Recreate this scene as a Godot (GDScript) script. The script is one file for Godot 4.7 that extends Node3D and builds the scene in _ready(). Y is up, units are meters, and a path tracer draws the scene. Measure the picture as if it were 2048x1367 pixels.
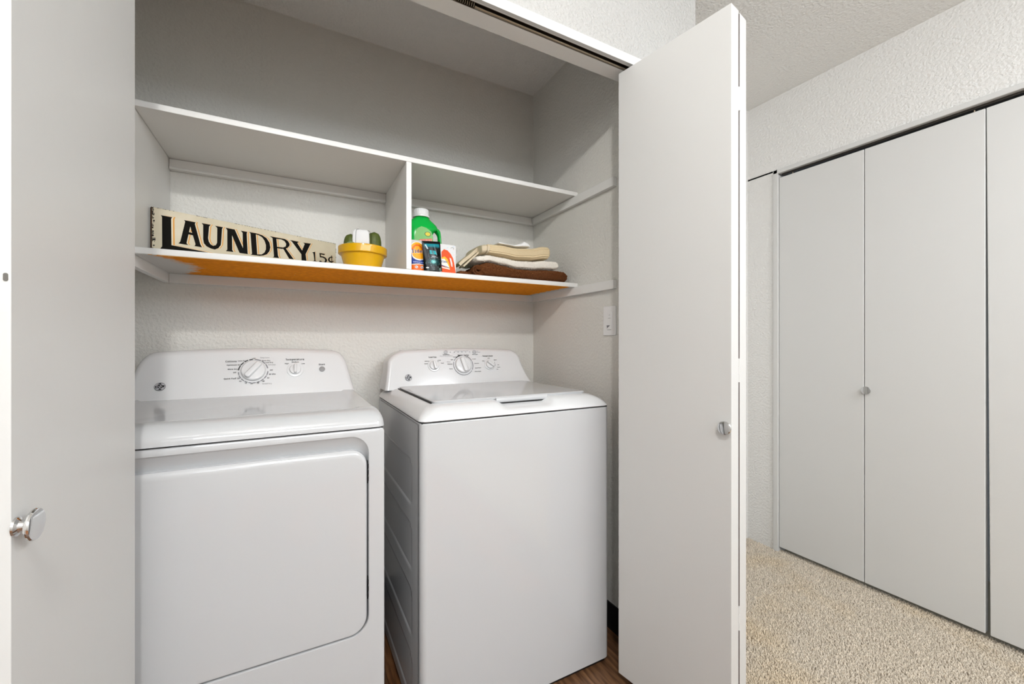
extends Node3D
# A laundry closet with its bifold doors folded open. Metres, y up; the camera stands at x = 0, z = 0 and the closet's back wall is at z = -1.86.

class Sh:
	# collects triangles; every closed piece is turned so that its faces look outwards
	var v := PackedVector3Array()
	func add(piece: PackedVector3Array, xf := Transform3D(), closed := true) -> void:
		var vol := 0.0
		if closed:
			var o := piece[0]
			for i in range(0, piece.size(), 3):
				vol += (piece[i] - o).dot((piece[i + 1] - o).cross(piece[i + 2] - o))
		var turn := vol > 0.0
		if xf.basis.determinant() < 0.0:
			turn = not turn
		for i in range(0, piece.size(), 3):
			v.append(xf * piece[i])
			v.append(xf * piece[i + (2 if turn else 1)])
			v.append(xf * piece[i + (1 if turn else 2)])
	func loft(rings: Array, xf := Transform3D(), cap0 := true, cap1 := true, ring_closed := true) -> void:
		var p := PackedVector3Array()
		for k in rings.size() - 1:
			var a: PackedVector3Array = rings[k]
			var b: PackedVector3Array = rings[k + 1]
			var n := a.size()
			for i in (n if ring_closed else n - 1):
				var j := (i + 1) % n
				if a[i] != a[j]:
					p.append_array(PackedVector3Array([a[i], b[i], a[j]]))
				if b[i] != b[j]:
					p.append_array(PackedVector3Array([a[j], b[i], b[j]]))
		for e in 2:
			if not (cap0 if e == 0 else cap1):
				continue
			var r: PackedVector3Array = rings[0] if e == 0 else rings[rings.size() - 1]
			var c := Vector3.ZERO
			for q in r:
				c += q / r.size()
			for i in r.size():
				var j := (i + 1) % r.size()
				if e == 0:
					p.append_array(PackedVector3Array([r[i], r[j], c]))
				else:
					p.append_array(PackedVector3Array([r[j], r[i], c]))
		add(p, xf, cap0 and cap1)
	func prism(poly: PackedVector2Array, z0: float, z1: float, xf := Transform3D()) -> void:
		var t := Geometry2D.triangulate_polygon(poly)
		var p := PackedVector3Array()
		for i in range(0, t.size(), 3):
			var a := poly[t[i]]
			var b := poly[t[i + 1]]
			var c := poly[t[i + 2]]
			var ccw := (b - a).cross(c - a) > 0
			if not ccw:
				var h := b
				b = c
				c = h
			p.append_array(PackedVector3Array([Vector3(a.x, a.y, z1), Vector3(b.x, b.y, z1), Vector3(c.x, c.y, z1)]))
			p.append_array(PackedVector3Array([Vector3(a.x, a.y, z0), Vector3(c.x, c.y, z0), Vector3(b.x, b.y, z0)]))
		var cw := Geometry2D.is_polygon_clockwise(poly)
		for i in poly.size():
			var a := poly[i]
			var b := poly[(i + 1) % poly.size()]
			if cw:
				var h := a
				a = b
				b = h
			# is_polygon_clockwise speaks of an axis that points down
			p.append_array(PackedVector3Array([Vector3(b.x, b.y, z0), Vector3(a.x, a.y, z0), Vector3(a.x, a.y, z1), Vector3(b.x, b.y, z0), Vector3(a.x, a.y, z1), Vector3(b.x, b.y, z1)]))
		add(p, xf, false)
	func box(c: Vector3, s: Vector3, bev := 0.0015, xf := Transform3D(), steps := 2) -> void:
		var rings := []
		var b := minf(bev, minf(s.x, minf(s.y, s.z)) * 0.49)
		for k in 2 * (steps + 1):
			var top := k > steps
			var a := PI / 2 * (1.0 - float(k) / steps) if not top else PI / 2 * float(k - steps - 1) / steps
			var inset := b * (1.0 - cos(a))
			var y := s.y / 2 - b + b * sin(a)
			var rr := Sh.rr(s.x / 2 - inset, s.z / 2 - inset, maxf(b - inset, 0.00002), steps)
			var ring := PackedVector3Array()
			for q in rr:
				ring.append(c + Vector3(q.x, y if top else -y, q.y))
			rings.append(ring)
		loft(rings, xf)
	# a slab in the xy plane with rounded corners, from z 0 (back) to d (front)
	func slab(w: float, h: float, r: float, d: float, bev: float, xf := Transform3D(), seg := 6, back_bev := true) -> void:
		var rings := []
		var st := 3
		for k in st + 1:
			var a := PI / 2 * (1.0 - float(k) / st)
			var ins := bev * (1.0 - cos(a)) if back_bev else 0.0
			rings.append(Sh.ring(Sh.rr(w / 2 - ins, h / 2 - ins, maxf(r - ins, 0.0001), seg), bev - bev * sin(a) if back_bev else 0.0))
		for k in st + 1:
			var a := PI / 2 * float(k) / st
			var ins := bev * (1.0 - cos(a))
			rings.append(Sh.ring(Sh.rr(w / 2 - ins, h / 2 - ins, maxf(r - ins, 0.0001), seg), d - bev + bev * sin(a)))
		loft(rings, xf)
	func lathe(profile: Array, seg := 32, xf := Transform3D(), closed := true) -> void:
		var rings := []
		for q in profile:
			var ring := PackedVector3Array()
			for i in seg:
				var a := TAU * i / seg
				ring.append(Vector3(cos(a) * maxf(q[0], 0.00005), q[1], sin(a) * maxf(q[0], 0.00005)))
			rings.append(ring)
		loft(rings, xf, closed, closed)
	func tube(pts: PackedVector3Array, r: float, seg := 8) -> void:
		var rings := []
		var up := Vector3.UP
		for i in pts.size():
			var d := (pts[mini(i + 1, pts.size() - 1)] - pts[maxi(i - 1, 0)]).normalized()
			if absf(d.dot(up)) > 0.95:
				up = Vector3.RIGHT if absf(d.x) < 0.9 else Vector3.BACK
			var s := d.cross(up).normalized()
			up = s.cross(d).normalized()
			var ring := PackedVector3Array()
			for k in seg:
				var a := TAU * k / seg
				ring.append(pts[i] + (s * cos(a) + up * sin(a)) * r)
			rings.append(ring)
		loft(rings)
	func text(words: String, h: float, xf: Transform3D, font: Font, centre := true) -> void:
		var t := TextMesh.new()
		t.text = words
		t.font = font
		t.font_size = 48
		t.pixel_size = h / 34.0
		t.depth = 0.0
		t.curve_step = 2.0
		t.horizontal_alignment = HORIZONTAL_ALIGNMENT_CENTER if centre else HORIZONTAL_ALIGNMENT_LEFT
		var s := t.get_mesh_arrays()
		var p: PackedVector3Array = s[Mesh.ARRAY_VERTEX]
		var ix = s[Mesh.ARRAY_INDEX]
		if ix == null:
			for q in p:
				v.append(xf * q)
		else:
			for i in ix:
				v.append(xf * p[i])
	static func rr(hx: float, hy: float, r: float, seg := 6) -> PackedVector2Array:
		var o := PackedVector2Array()
		for c in 4:
			var cx := (hx - r) * (1 if c == 0 or c == 3 else -1)
			var cy := (hy - r) * (1 if c < 2 else -1)
			for i in seg + 1:
				var a := PI / 2 * (c + float(i) / seg)
				o.append(Vector2(cx + r * cos(a), cy + r * sin(a)))
		return o
	static func ring(p: PackedVector2Array, z: float, off := Vector2.ZERO) -> PackedVector3Array:
		var o := PackedVector3Array()
		for q in p:
			o.append(Vector3(q.x + off.x, q.y + off.y, z))
		return o

class Pic:
	# a small raster for the flat print on packages
	var im: Image
	var w: int
	var h: int
	func _init(ww: int, hh: int, c: Color) -> void:
		w = ww
		h = hh
		im = Image.create(w, h, false, Image.FORMAT_RGB8)
		im.fill(c)
	func poly(p: PackedVector2Array, c: Color) -> void:   # in 0..1, y down
		var lo := Vector2(1, 1)
		var hi := Vector2.ZERO
		for q in p:
			lo = lo.min(q)
			hi = hi.max(q)
		for y in range(maxi(0, int(lo.y * h)), mini(h, int(hi.y * h) + 1)):
			var fy := (y + 0.5) / h
			var xs := []
			for i in p.size():
				var a := p[i]
				var b := p[(i + 1) % p.size()]
				if (a.y <= fy) != (b.y <= fy):
					xs.append(a.x + (fy - a.y) / (b.y - a.y) * (b.x - a.x))
			xs.sort()
			for k in range(0, xs.size() - 1, 2):
				for x in range(maxi(0, int(xs[k] * w + 0.5)), mini(w, int(xs[k + 1] * w + 0.5))):
					im.set_pixel(x, y, c)
	func oval(cx: float, cy: float, rx: float, ry: float, c: Color, turn := 0.0) -> void:
		var p := PackedVector2Array()
		for i in 40:
			var a := TAU * i / 40
			p.append(Vector2(cx, cy) + Vector2(cos(a) * rx, sin(a) * ry).rotated(turn))
		poly(p, c)
	func rect(x0: float, y0: float, x1: float, y1: float, c: Color) -> void:
		poly(PackedVector2Array([Vector2(x0, y0), Vector2(x1, y0), Vector2(x1, y1), Vector2(x0, y1)]), c)
	func words(t: String, cx: float, cy: float, hh: float, font: Font, c: Color, turn := 0.0, wide := 1.0, ratio := 1.0) -> void:
		var s := Sh.new()
		s.text(t, 1.0, Transform3D(), font)
		for i in range(0, s.v.size(), 3):
			var p := PackedVector2Array()
			for k in 3:
				var q := Vector2(s.v[i + k].x * wide, -s.v[i + k].y).rotated(turn) * hh
				p.append(Vector2(cx + q.x / ratio, cy + q.y))
			poly(p, c)
	func tex() -> ImageTexture:
		return ImageTexture.create_from_image(im)

var M := {}
var taken := {}
var sans: Font
var bold: Font
var serif: Font
var rng := RandomNumberGenerator.new()

func pv(a: Array) -> PackedVector2Array:
	var o := PackedVector2Array()
	for i in range(0, a.size(), 2):
		o.append(Vector2(a[i], a[i + 1]))
	return o

func to_mesh(v: PackedVector3Array, crease := 38.0, uv := Rect2()) -> ArrayMesh:
	var n := v.size()
	var fn := PackedVector3Array()
	var at := {}
	var key := []
	for i in range(0, n, 3):
		fn.append((v[i + 2] - v[i]).cross(v[i + 1] - v[i]))
	for i in n:
		var k := Vector3i((v[i] * 50000.0).round())
		key.append(k)
		if at.has(k):
			at[k].append(i / 3)
		else:
			at[k] = [i / 3]
	var c := cos(deg_to_rad(crease))
	var nn := PackedVector3Array()
	nn.resize(n)
	for i in n:
		var f := fn[i / 3]
		var fu := f.normalized()
		var s := Vector3.ZERO
		for j in at[key[i]]:
			if fn[j].normalized().dot(fu) > c:
				s += fn[j]
		s = s.normalized()
		nn[i] = s if s.length() > 0.5 else Vector3.UP
	var a := []
	a.resize(Mesh.ARRAY_MAX)
	a[Mesh.ARRAY_VERTEX] = v
	a[Mesh.ARRAY_NORMAL] = nn
	if uv.size.x > 0:
		var u := PackedVector2Array()
		for q in v:
			u.append(Vector2((q.x - uv.position.x) / uv.size.x, 1.0 - (q.y - uv.position.y) / uv.size.y))
		a[Mesh.ARRAY_TEX_UV] = u
	var m := ArrayMesh.new()
	m.add_surface_from_arrays(Mesh.PRIMITIVE_TRIANGLES, a)
	return m

func numbered(called: String) -> String:
	if not taken.has(called):
		taken[called] = 0
		return called
	taken[called] += 1
	return "%s_%03d" % [called, taken[called]]

func obj(called: String, s: Sh, m: Material, parent: Node3D = self, crease := 38.0, uv := Rect2()) -> MeshInstance3D:
	var o := MeshInstance3D.new()
	o.name = numbered(called) if parent == self else piece_name(called, parent)
	o.mesh = to_mesh(s.v, crease, uv)
	o.material_override = m
	parent.add_child(o, true)
	return o

func piece_name(called: String, parent: Node3D) -> String:
	var k := 0
	var nm := called
	while parent.has_node(nm):
		k += 1
		nm = "%s_%03d" % [called, k]
	return nm

func thing(called: String, label: String, category: String, at := Vector3.ZERO, turn := 0.0, group := "", kind := "") -> Node3D:
	var o := Node3D.new()
	o.name = numbered(called)
	add_child(o, true)
	o.position = at
	o.rotation.y = turn
	tag(o, label, category, group, kind)
	return o

func tag(o: Node3D, label: String, category: String, group := "", kind := "") -> void:
	o.set_meta("label", label)
	o.set_meta("category", category)
	if group:
		o.set_meta("group", group)
	if kind:
		o.set_meta("kind", kind)

func struct(called: String, s: Sh, m: Material, label: String, category: String) -> MeshInstance3D:
	var o := obj(called, s, m)
	tag(o, label, category, "", "structure")
	return o

func mat(c: Color, rough := 0.5, metal := 0.0) -> StandardMaterial3D:
	var m := StandardMaterial3D.new()
	m.albedo_color = c
	m.roughness = rough
	m.metallic = metal
	return m

func noise_tex(freq: float, as_normal := false, strength := 4.0, size := 512, oct := 3, ramp: Gradient = null, sd := 1, type := FastNoiseLite.TYPE_SIMPLEX_SMOOTH) -> NoiseTexture2D:
	var n := FastNoiseLite.new()
	n.noise_type = type
	n.frequency = freq
	n.fractal_octaves = oct
	n.seed = sd
	var t := NoiseTexture2D.new()
	t.width = size
	t.height = size
	t.seamless = true
	t.noise = n
	if as_normal:
		t.as_normal_map = true
		t.bump_strength = strength
	elif ramp:
		t.color_ramp = ramp
	return t

func ramp(stops: Array) -> Gradient:
	var g := Gradient.new()
	var o := PackedFloat32Array()
	var c := PackedColorArray()
	for s in stops:
		o.append(s[0])
		c.append(s[1])
	g.offsets = o
	g.colors = c
	return g

func tri_normal(m: StandardMaterial3D, t: Texture2D, metres: float, amount := 1.0) -> StandardMaterial3D:
	m.uv1_triplanar = true
	m.uv1_world_triplanar = true
	m.uv1_scale = Vector3.ONE / metres
	m.normal_enabled = true
	m.normal_texture = t
	m.normal_scale = amount
	return m

func X(o: Vector3, yaw := 0.0, pitch := 0.0) -> Transform3D:
	return Transform3D(Basis(Vector3.UP, yaw) * Basis(Vector3.RIGHT, pitch), o)

func _ready() -> void:
	rng.seed = 7
	# ---- camera, sky, lights, exposure ----
	var cam := Camera3D.new()
	cam.name = "camera"
	cam.position = Vector3(0, 1.14, 0)
	cam.rotation_degrees = Vector3(0, -28.0, 0)
	cam.fov = 2.0 * rad_to_deg(atan(683.5 / 821.0))
	cam.near = 0.02
	add_child(cam)
	cam.current = true
	var env := Environment.new()
	env.background_mode = Environment.BG_COLOR
	env.background_color = Color(0.75, 0.83, 0.92)
	env.tonemap_mode = Environment.TONE_MAPPER_LINEAR
	env.tonemap_exposure = 0.9
	env.sdfgi_enabled = true
	env.ssao_enabled = true
	env.ssil_enabled = true
	var we := WorldEnvironment.new()
	we.name = "environment"
	we.environment = env
	add_child(we)
	hall_lamp(Vector3(-0.07, 2.345, 0.35), 1.45)
	ceiling_panel(Vector3(1.5, 2.43, 0.9), 3.2)
	fill_window(2.4)
	materials()
	room()
	laundry_opening()
	for k in 2:
		laundry_door(k)
	bedroom_closet()
	shelves()
	dryer()
	washer()
	laundry_sign()
	cactus_pot()
	packages()
	towels()
	wall_plate()
	carpet()

func hall_lamp(at: Vector3, energy: float) -> void:
	var t := thing("pendant_lamp", "small round bulb in a white holder under the hallway ceiling", "lamp", Vector3(at.x, at.y, at.z))
	var s := Sh.new()
	s.lathe([[0.0, -0.04], [0.02, -0.035], [0.035, -0.02], [0.04, 0.0], [0.035, 0.02], [0.02, 0.036], [0.0, 0.04]], 24)
	var glow := mat(Color(1, 0.97, 0.92), 0.4)
	glow.emission_enabled = true
	glow.emission = Color(1, 0.97, 0.93)
	glow.emission_energy_multiplier = 8.0
	obj("bulb", s, glow, t, 60)
	s = Sh.new()
	s.lathe([[0.018, 0.036], [0.018, 0.07], [0.006, 0.075], [0.006, 0.075], [0.03, 0.078], [0.03, 0.090]], 20)
	obj("stem", s, mat(Color(0.9, 0.9, 0.9), 0.4), t)
	var l := OmniLight3D.new()
	l.name = "bulb_light"
	l.light_color = Color(1.0, 0.995, 0.985)
	l.light_energy = energy
	l.light_size = 0.04
	l.omni_range = 12.0
	l.omni_attenuation = 2.0
	l.shadow_enabled = true
	t.add_child(l)

func ceiling_panel(at: Vector3, energy: float) -> void:
	var t := thing("ceiling_light", "square flush ceiling light behind the viewer", "ceiling light", at)
	var s := Sh.new()
	s.box(Vector3(0, -0.012, 0), Vector3(0.62, 0.026, 0.62), 0.004)
	obj("frame", s, mat(Color(0.9, 0.9, 0.9), 0.5), t)
	s = Sh.new()
	s.box(Vector3(0, -0.027, 0), Vector3(0.58, 0.006, 0.58), 0.002)
	var glow := mat(Color(0.95, 0.95, 0.93), 0.5)
	glow.emission_enabled = true
	glow.emission = Color(1, 0.98, 0.95)
	glow.emission_energy_multiplier = 1.0
	obj("diffuser", s, glow, t)
	var l := AreaLight3D.new()
	l.name = "panel_light"
	l.area_size = Vector2(0.58, 0.58)
	l.light_color = Color(0.96, 0.982, 1.0)
	l.light_energy = energy
	l.area_range = 12.0
	l.area_attenuation = 2.0
	l.shadow_enabled = true
	l.rotation_degrees = Vector3(-90, 0, 0)
	l.position = Vector3(0, -0.035, 0)
	t.add_child(l)

func fill_window(energy: float) -> void:
	# an added fill light shaped as a high transom window; brightens shelves and machines
	var t := thing("window_1", "added glowing fill light shaped as a transom window behind the viewer", "window", Vector3(0.5, 2.18, 1.645), 0.0, "", "structure")
	var s := Sh.new()
	for q in [[0, 0.215, 2.86, 0.03], [0, -0.215, 2.86, 0.03], [-1.415, 0, 0.03, 0.4], [1.415, 0, 0.03, 0.4], [0, 0, 0.03, 0.4]]:
		s.box(Vector3(q[0], q[1], -0.015), Vector3(q[2], q[3], 0.03), 0.003)
	obj("fill_frame", s, mat(Color(0.92, 0.92, 0.91), 0.4), t)
	var glow := mat(Color(0.9, 0.94, 1.0), 0.2)
	glow.emission_enabled = true
	glow.emission = Color(0.93, 0.97, 1.0)
	glow.emission_energy_multiplier = 1.0
	for k in 2:
		s = Sh.new()
		s.box(Vector3(-0.7 + 1.4 * k, 0, -0.006), Vector3(1.37, 0.4, 0.006), 0.001)
		obj("fill_pane", s, glow, t)
	var l := AreaLight3D.new()
	l.name = "fill_light"
	l.area_size = Vector2(2.8, 0.4)
	l.light_color = Color(0.96, 0.982, 1.0)
	l.light_energy = energy
	l.area_range = 12.0
	l.area_attenuation = 2.0
	l.shadow_enabled = true
	l.position = Vector3(0, 0, -0.035)
	t.add_child(l)

func materials() -> void:
	var f := SystemFont.new()
	f.font_names = PackedStringArray(["Droid Sans"])
	sans = f
	f = SystemFont.new()
	f.font_names = PackedStringArray(["Droid Sans"])
	f.font_weight = 700
	bold = f
	f = SystemFont.new()
	f.font_names = PackedStringArray(["Droid Serif"])
	f.font_weight = 700
	serif = f
	var peel := noise_tex(0.035, true, 6.0, 512, 3)
	M.wall = tri_normal(mat(Color(0.885, 0.878, 0.855), 0.62), peel, 0.28, 0.55)  # closet paint lightened to make up for the weak light inside
	M.hall_wall = tri_normal(mat(Color(0.885, 0.88, 0.868), 0.62), peel, 0.28, 0.7)
	M.dimmed_front_wall = tri_normal(mat(Color(0.75, 0.745, 0.735), 0.62), peel, 0.28, 1.0)  # same paint as the closet walls, darkened to offset strong frontal light
	M.ceiling = tri_normal(mat(Color(0.93, 0.927, 0.915), 0.8), peel, 0.28, 0.8)
	var brush := noise_tex(0.02, true, 2.0, 512, 4, null, 5)
	M.door = tri_normal(mat(Color(0.83, 0.828, 0.82), 0.38), brush, 0.5, 0.12)
	M.trim = mat(Color(0.82, 0.818, 0.81), 0.4)
	M.shelf = tri_normal(mat(Color(0.91, 0.906, 0.895), 0.42), brush, 0.5, 0.12)
	M.enamel = mat(Color(0.775, 0.779, 0.785), 0.07)
	M.enamel.metallic_specular = 0.62
	M.plastic = mat(Color(0.87, 0.872, 0.876), 0.14)
	M.white_plastic = mat(Color(0.94, 0.94, 0.94), 0.3)
	M.ink = mat(Color(0.06, 0.06, 0.07), 0.5)
	M.greyink = mat(Color(0.5, 0.5, 0.52), 0.5)
	M.palegrey = mat(Color(0.7, 0.7, 0.71), 0.4)
	M.dark = mat(Color(0.02, 0.02, 0.022), 0.6)
	M.black_rubber = mat(Color(0.012, 0.012, 0.013), 0.7)
	M.chrome = mat(Color(0.86, 0.86, 0.86), 0.06, 1.0)
	M.steel = mat(Color(0.62, 0.57, 0.5), 0.35, 1.0)
	M.rawedge = mat(Color(0.22, 0.12, 0.07), 0.8)

# ---------------------------------------------------------------- the setting
func room() -> void:
	var s := Sh.new()
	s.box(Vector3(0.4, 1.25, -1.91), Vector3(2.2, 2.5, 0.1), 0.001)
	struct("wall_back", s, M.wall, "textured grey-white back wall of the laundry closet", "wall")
	s = Sh.new()
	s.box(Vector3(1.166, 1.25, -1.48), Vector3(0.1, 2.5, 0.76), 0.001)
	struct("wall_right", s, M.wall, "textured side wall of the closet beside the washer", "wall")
	s = Sh.new()
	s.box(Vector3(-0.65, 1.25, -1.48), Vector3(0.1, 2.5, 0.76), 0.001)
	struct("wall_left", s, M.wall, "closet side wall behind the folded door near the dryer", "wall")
	s = Sh.new()
	s.box(Vector3(0.6, 2.487, -0.1), Vector3(5.0, 0.1, 3.8), 0.001)
	struct("ceiling", s, M.ceiling, "pale textured ceiling running over closet and hallway", "ceiling")
	# the wall that the laundry opening is cut into: header, and a stub on each side
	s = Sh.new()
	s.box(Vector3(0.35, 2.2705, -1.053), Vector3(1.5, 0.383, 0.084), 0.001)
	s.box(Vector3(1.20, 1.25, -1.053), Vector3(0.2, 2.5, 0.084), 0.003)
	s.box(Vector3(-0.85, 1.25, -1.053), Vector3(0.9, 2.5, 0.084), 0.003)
	struct("wall_front", s, M.dimmed_front_wall, "textured wall above and beside the laundry opening, paint darkened against strong light", "wall")
	s = Sh.new()
	s.box(Vector3(1.258, 1.25, -1.25), Vector3(0.084, 2.5, 0.34), 0.001)
	s.box(Vector3(1.85, 1.25, -1.455), Vector3(1.3, 2.5, 0.08), 0.001)
	struct("wall_hall_back", s, M.hall_wall, "far hallway wall glimpsed beside the folded door edge", "wall")
	s = Sh.new()
	s.box(Vector3(2.305, 2.27, 0.1), Vector3(0.1, 0.46, 3.2), 0.001)
	s.box(Vector3(2.305, 1.02, -1.357), Vector3(0.1, 2.06, 0.192), 0.001)
	s.box(Vector3(2.305, 1.02, 1.0), Vector3(0.1, 2.06, 1.5), 0.001)
	struct("wall_hall_right", s, M.hall_wall, "textured wall around the wide closet with plain white doors", "wall")
	s = Sh.new()
	s.box(Vector3(2.9, 1.25, -0.5), Vector3(0.1, 2.5, 2.0), 0.001)
	struct("wall_closet_back", s, M.wall, "inner wall hidden behind the wide closet doors", "wall")
	s = Sh.new()
	s.box(Vector3(-1.3, 1.25, 0.3), Vector3(0.1, 2.5, 2.9), 0.001)
	struct("wall_hall_left", s, M.hall_wall, "hallway wall hidden beyond the folded door near the dryer", "wall")
	s = Sh.new()
	s.box(Vector3(0.5, 1.25, 1.7), Vector3(3.7, 2.5, 0.1), 0.001)
	struct("wall_hall_rear", s, M.hall_wall, "wall behind the viewer under the added fill window", "wall")
	s = Sh.new()
	s.tube(PackedVector3Array([Vector3(-0.6, 2.4375, -1.8605), Vector3(1.1165, 2.4375, -1.8605)]), 0.003, 8)
	s.tube(PackedVector3Array([Vector3(1.1165, 2.4375, -1.8605), Vector3(1.1165, 2.4375, -1.1)]), 0.003, 8)
	s.tube(PackedVector3Array([Vector3(1.1165, 1.81, -1.8605), Vector3(1.1165, 2.4375, -1.8605)]), 0.003, 8)
	struct("trim_3", s, M.wall, "thin painted caulk beads along the closet's upper corners", "trim")
	# vinyl plank floor of the closet and hallway
	var fl := thing("floor", "brown wood-look plank floor under washer and dryer", "floor", Vector3.ZERO, 0.0, "", "structure")
	s = Sh.new()
	s.box(Vector3(-0.05, -0.03, -0.13), Vector3(2.5, 0.05, 3.6), 0.0005)
	obj("subfloor", s, M.dark, fl)
	var woods := []
	var tone := [[Color(0.27, 0.155, 0.085), Color(0.46, 0.305, 0.18), Color(0.57, 0.41, 0.27)], [Color(0.23, 0.145, 0.09), Color(0.41, 0.285, 0.19), Color(0.53, 0.39, 0.27)], [Color(0.34, 0.17, 0.065), Color(0.57, 0.34, 0.145), Color(0.67, 0.45, 0.23)]]
	for k in 3:
		var m := mat(Color.WHITE, 0.42)
		m.albedo_texture = noise_tex(0.012, false, 0, 512, 5, ramp([[0.0, tone[k][0]], [0.5, tone[k][1]], [1.0, tone[k][2]]]), 11 + k)
		m.uv1_triplanar = true
		m.uv1_scale = Vector3(9.0, 9.0, 0.9)
		m.uv1_offset = Vector3(0.3 * k, 0.2, 0.17 * k)
		woods.append(m)
	var x := -1.24
	var row := 0
	while x < 1.19:
		var z := -1.86 + fmod(row * 0.43, 1.2) - 1.2
		while z < 1.6:
			var z0 := maxf(z, -1.86)
			var z1 := minf(z + 1.2, 1.62)
			if z1 - z0 > 0.03:
				s = Sh.new()
				s.box(Vector3(x + 0.076, -0.003, (z0 + z1) / 2), Vector3(0.1508, 0.006, z1 - z0 - 0.0012), 0.0008, Transform3D(), 1)
				obj("plank", s, woods[(row * 2 + int(z * 3.0 + 9.0)) % 3], fl)
			z += 1.2
		x += 0.152
		row += 1
	s = Sh.new()
	s.box(Vector3(1.112, 0.052, -1.48), Vector3(0.008, 0.104, 0.75), 0.002)
	struct("baseboard_right", s, M.black_rubber, "black cove base along the closet wall beside the washer", "baseboard")
	s = Sh.new()
	s.box(Vector3(0.27, 0.052, -1.856), Vector3(1.67, 0.104, 0.008), 0.002)
	struct("baseboard_back", s, M.black_rubber, "black cove base along the closet wall behind the machines", "baseboard")

func laundry_opening() -> void:
	var s := Sh.new()
	# soffit boards either side of the door track, jambs and the narrow bright casing
	var t := thing("trim_1", "white casing and header boards framing the laundry opening", "trim", Vector3.ZERO, 0.0, "", "structure")
	s.box(Vector3(0.35, 2.0645, -1.0685), Vector3(1.5, 0.029, 0.053), 0.0012)
	s.box(Vector3(0.35, 2.0645, -1.0105), Vector3(1.5, 0.029, 0.015), 0.0012)
	obj("header_board", s, M.shelf, t)
	s = Sh.new()
	var prof := pv([-0.0, 2.0495, 0.0, 2.069, 0.004, 2.0775, 0.010, 2.0775, 0.010, 2.0495])
	s.prism(prof, -0.4, 1.12, Transform3D(Basis(Vector3(0, 0, -1), Vector3.UP, Vector3(1, 0, 0)), Vector3(0, 0, -1.003)))
	obj("casing_strip", s, M.trim, t)
	for k in 2:
		s = Sh.new()
		var x := 1.103 if k == 0 else -0.395
		s.box(Vector3(x, 1.025, -1.053), Vector3(0.018, 2.05, 0.09), 0.002)
		obj("jamb", s, M.trim, t)
	var r := thing("door_track", "metal bifold track with spring rod under the laundry header", "track", Vector3(0.35, 2.05, -1.03))
	s = Sh.new()
	s.box(Vector3(0, 0.024, 0), Vector3(1.49, 0.003, 0.023), 0.0005)
	s.box(Vector3(0, 0.013, -0.0105), Vector3(1.49, 0.024, 0.002), 0.0005)
	s.box(Vector3(0, 0.013, 0.0105), Vector3(1.49, 0.024, 0.002), 0.0005)
	obj("channel", s, mat(Color(0.35, 0.31, 0.26), 0.5, 0.6), r)
	s = Sh.new()
	s.tube(PackedVector3Array([Vector3(0.085, 0.004, -0.0065), Vector3(0.735, 0.004, -0.0065)]), 0.0042, 10)
	s.tube(PackedVector3Array([Vector3(-0.735, 0.004, -0.0065), Vector3(0.03, 0.004, -0.0065)]), 0.0042, 10)
	obj("rod", s, M.steel, r)
	s = Sh.new()
	var pts := PackedVector3Array()
	for i in 121:
		var a := TAU * i / 12.0
		pts.append(Vector3(0.022 + 0.062 * i / 120.0, 0.006 + 0.0065 * cos(a), -0.002 + 0.0065 * sin(a)))
	s.tube(pts, 0.0011, 6)
	obj("spring", s, M.steel, r)

func knob_shape(s: Sh, xf: Transform3D) -> void:
	# a chrome mushroom knob; local y points away from the door
	s.lathe([[0.0, 0.0], [0.011, 0.0], [0.0105, 0.002], [0.0075, 0.004], [0.0062, 0.007], [0.0064, 0.0095], [0.010, 0.0112], [0.016, 0.0122], [0.0178, 0.0140], [0.0181, 0.0155], [0.0172, 0.0172], [0.013, 0.0182], [0.006, 0.0187], [0.0, 0.0188]], 40, xf)

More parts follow.
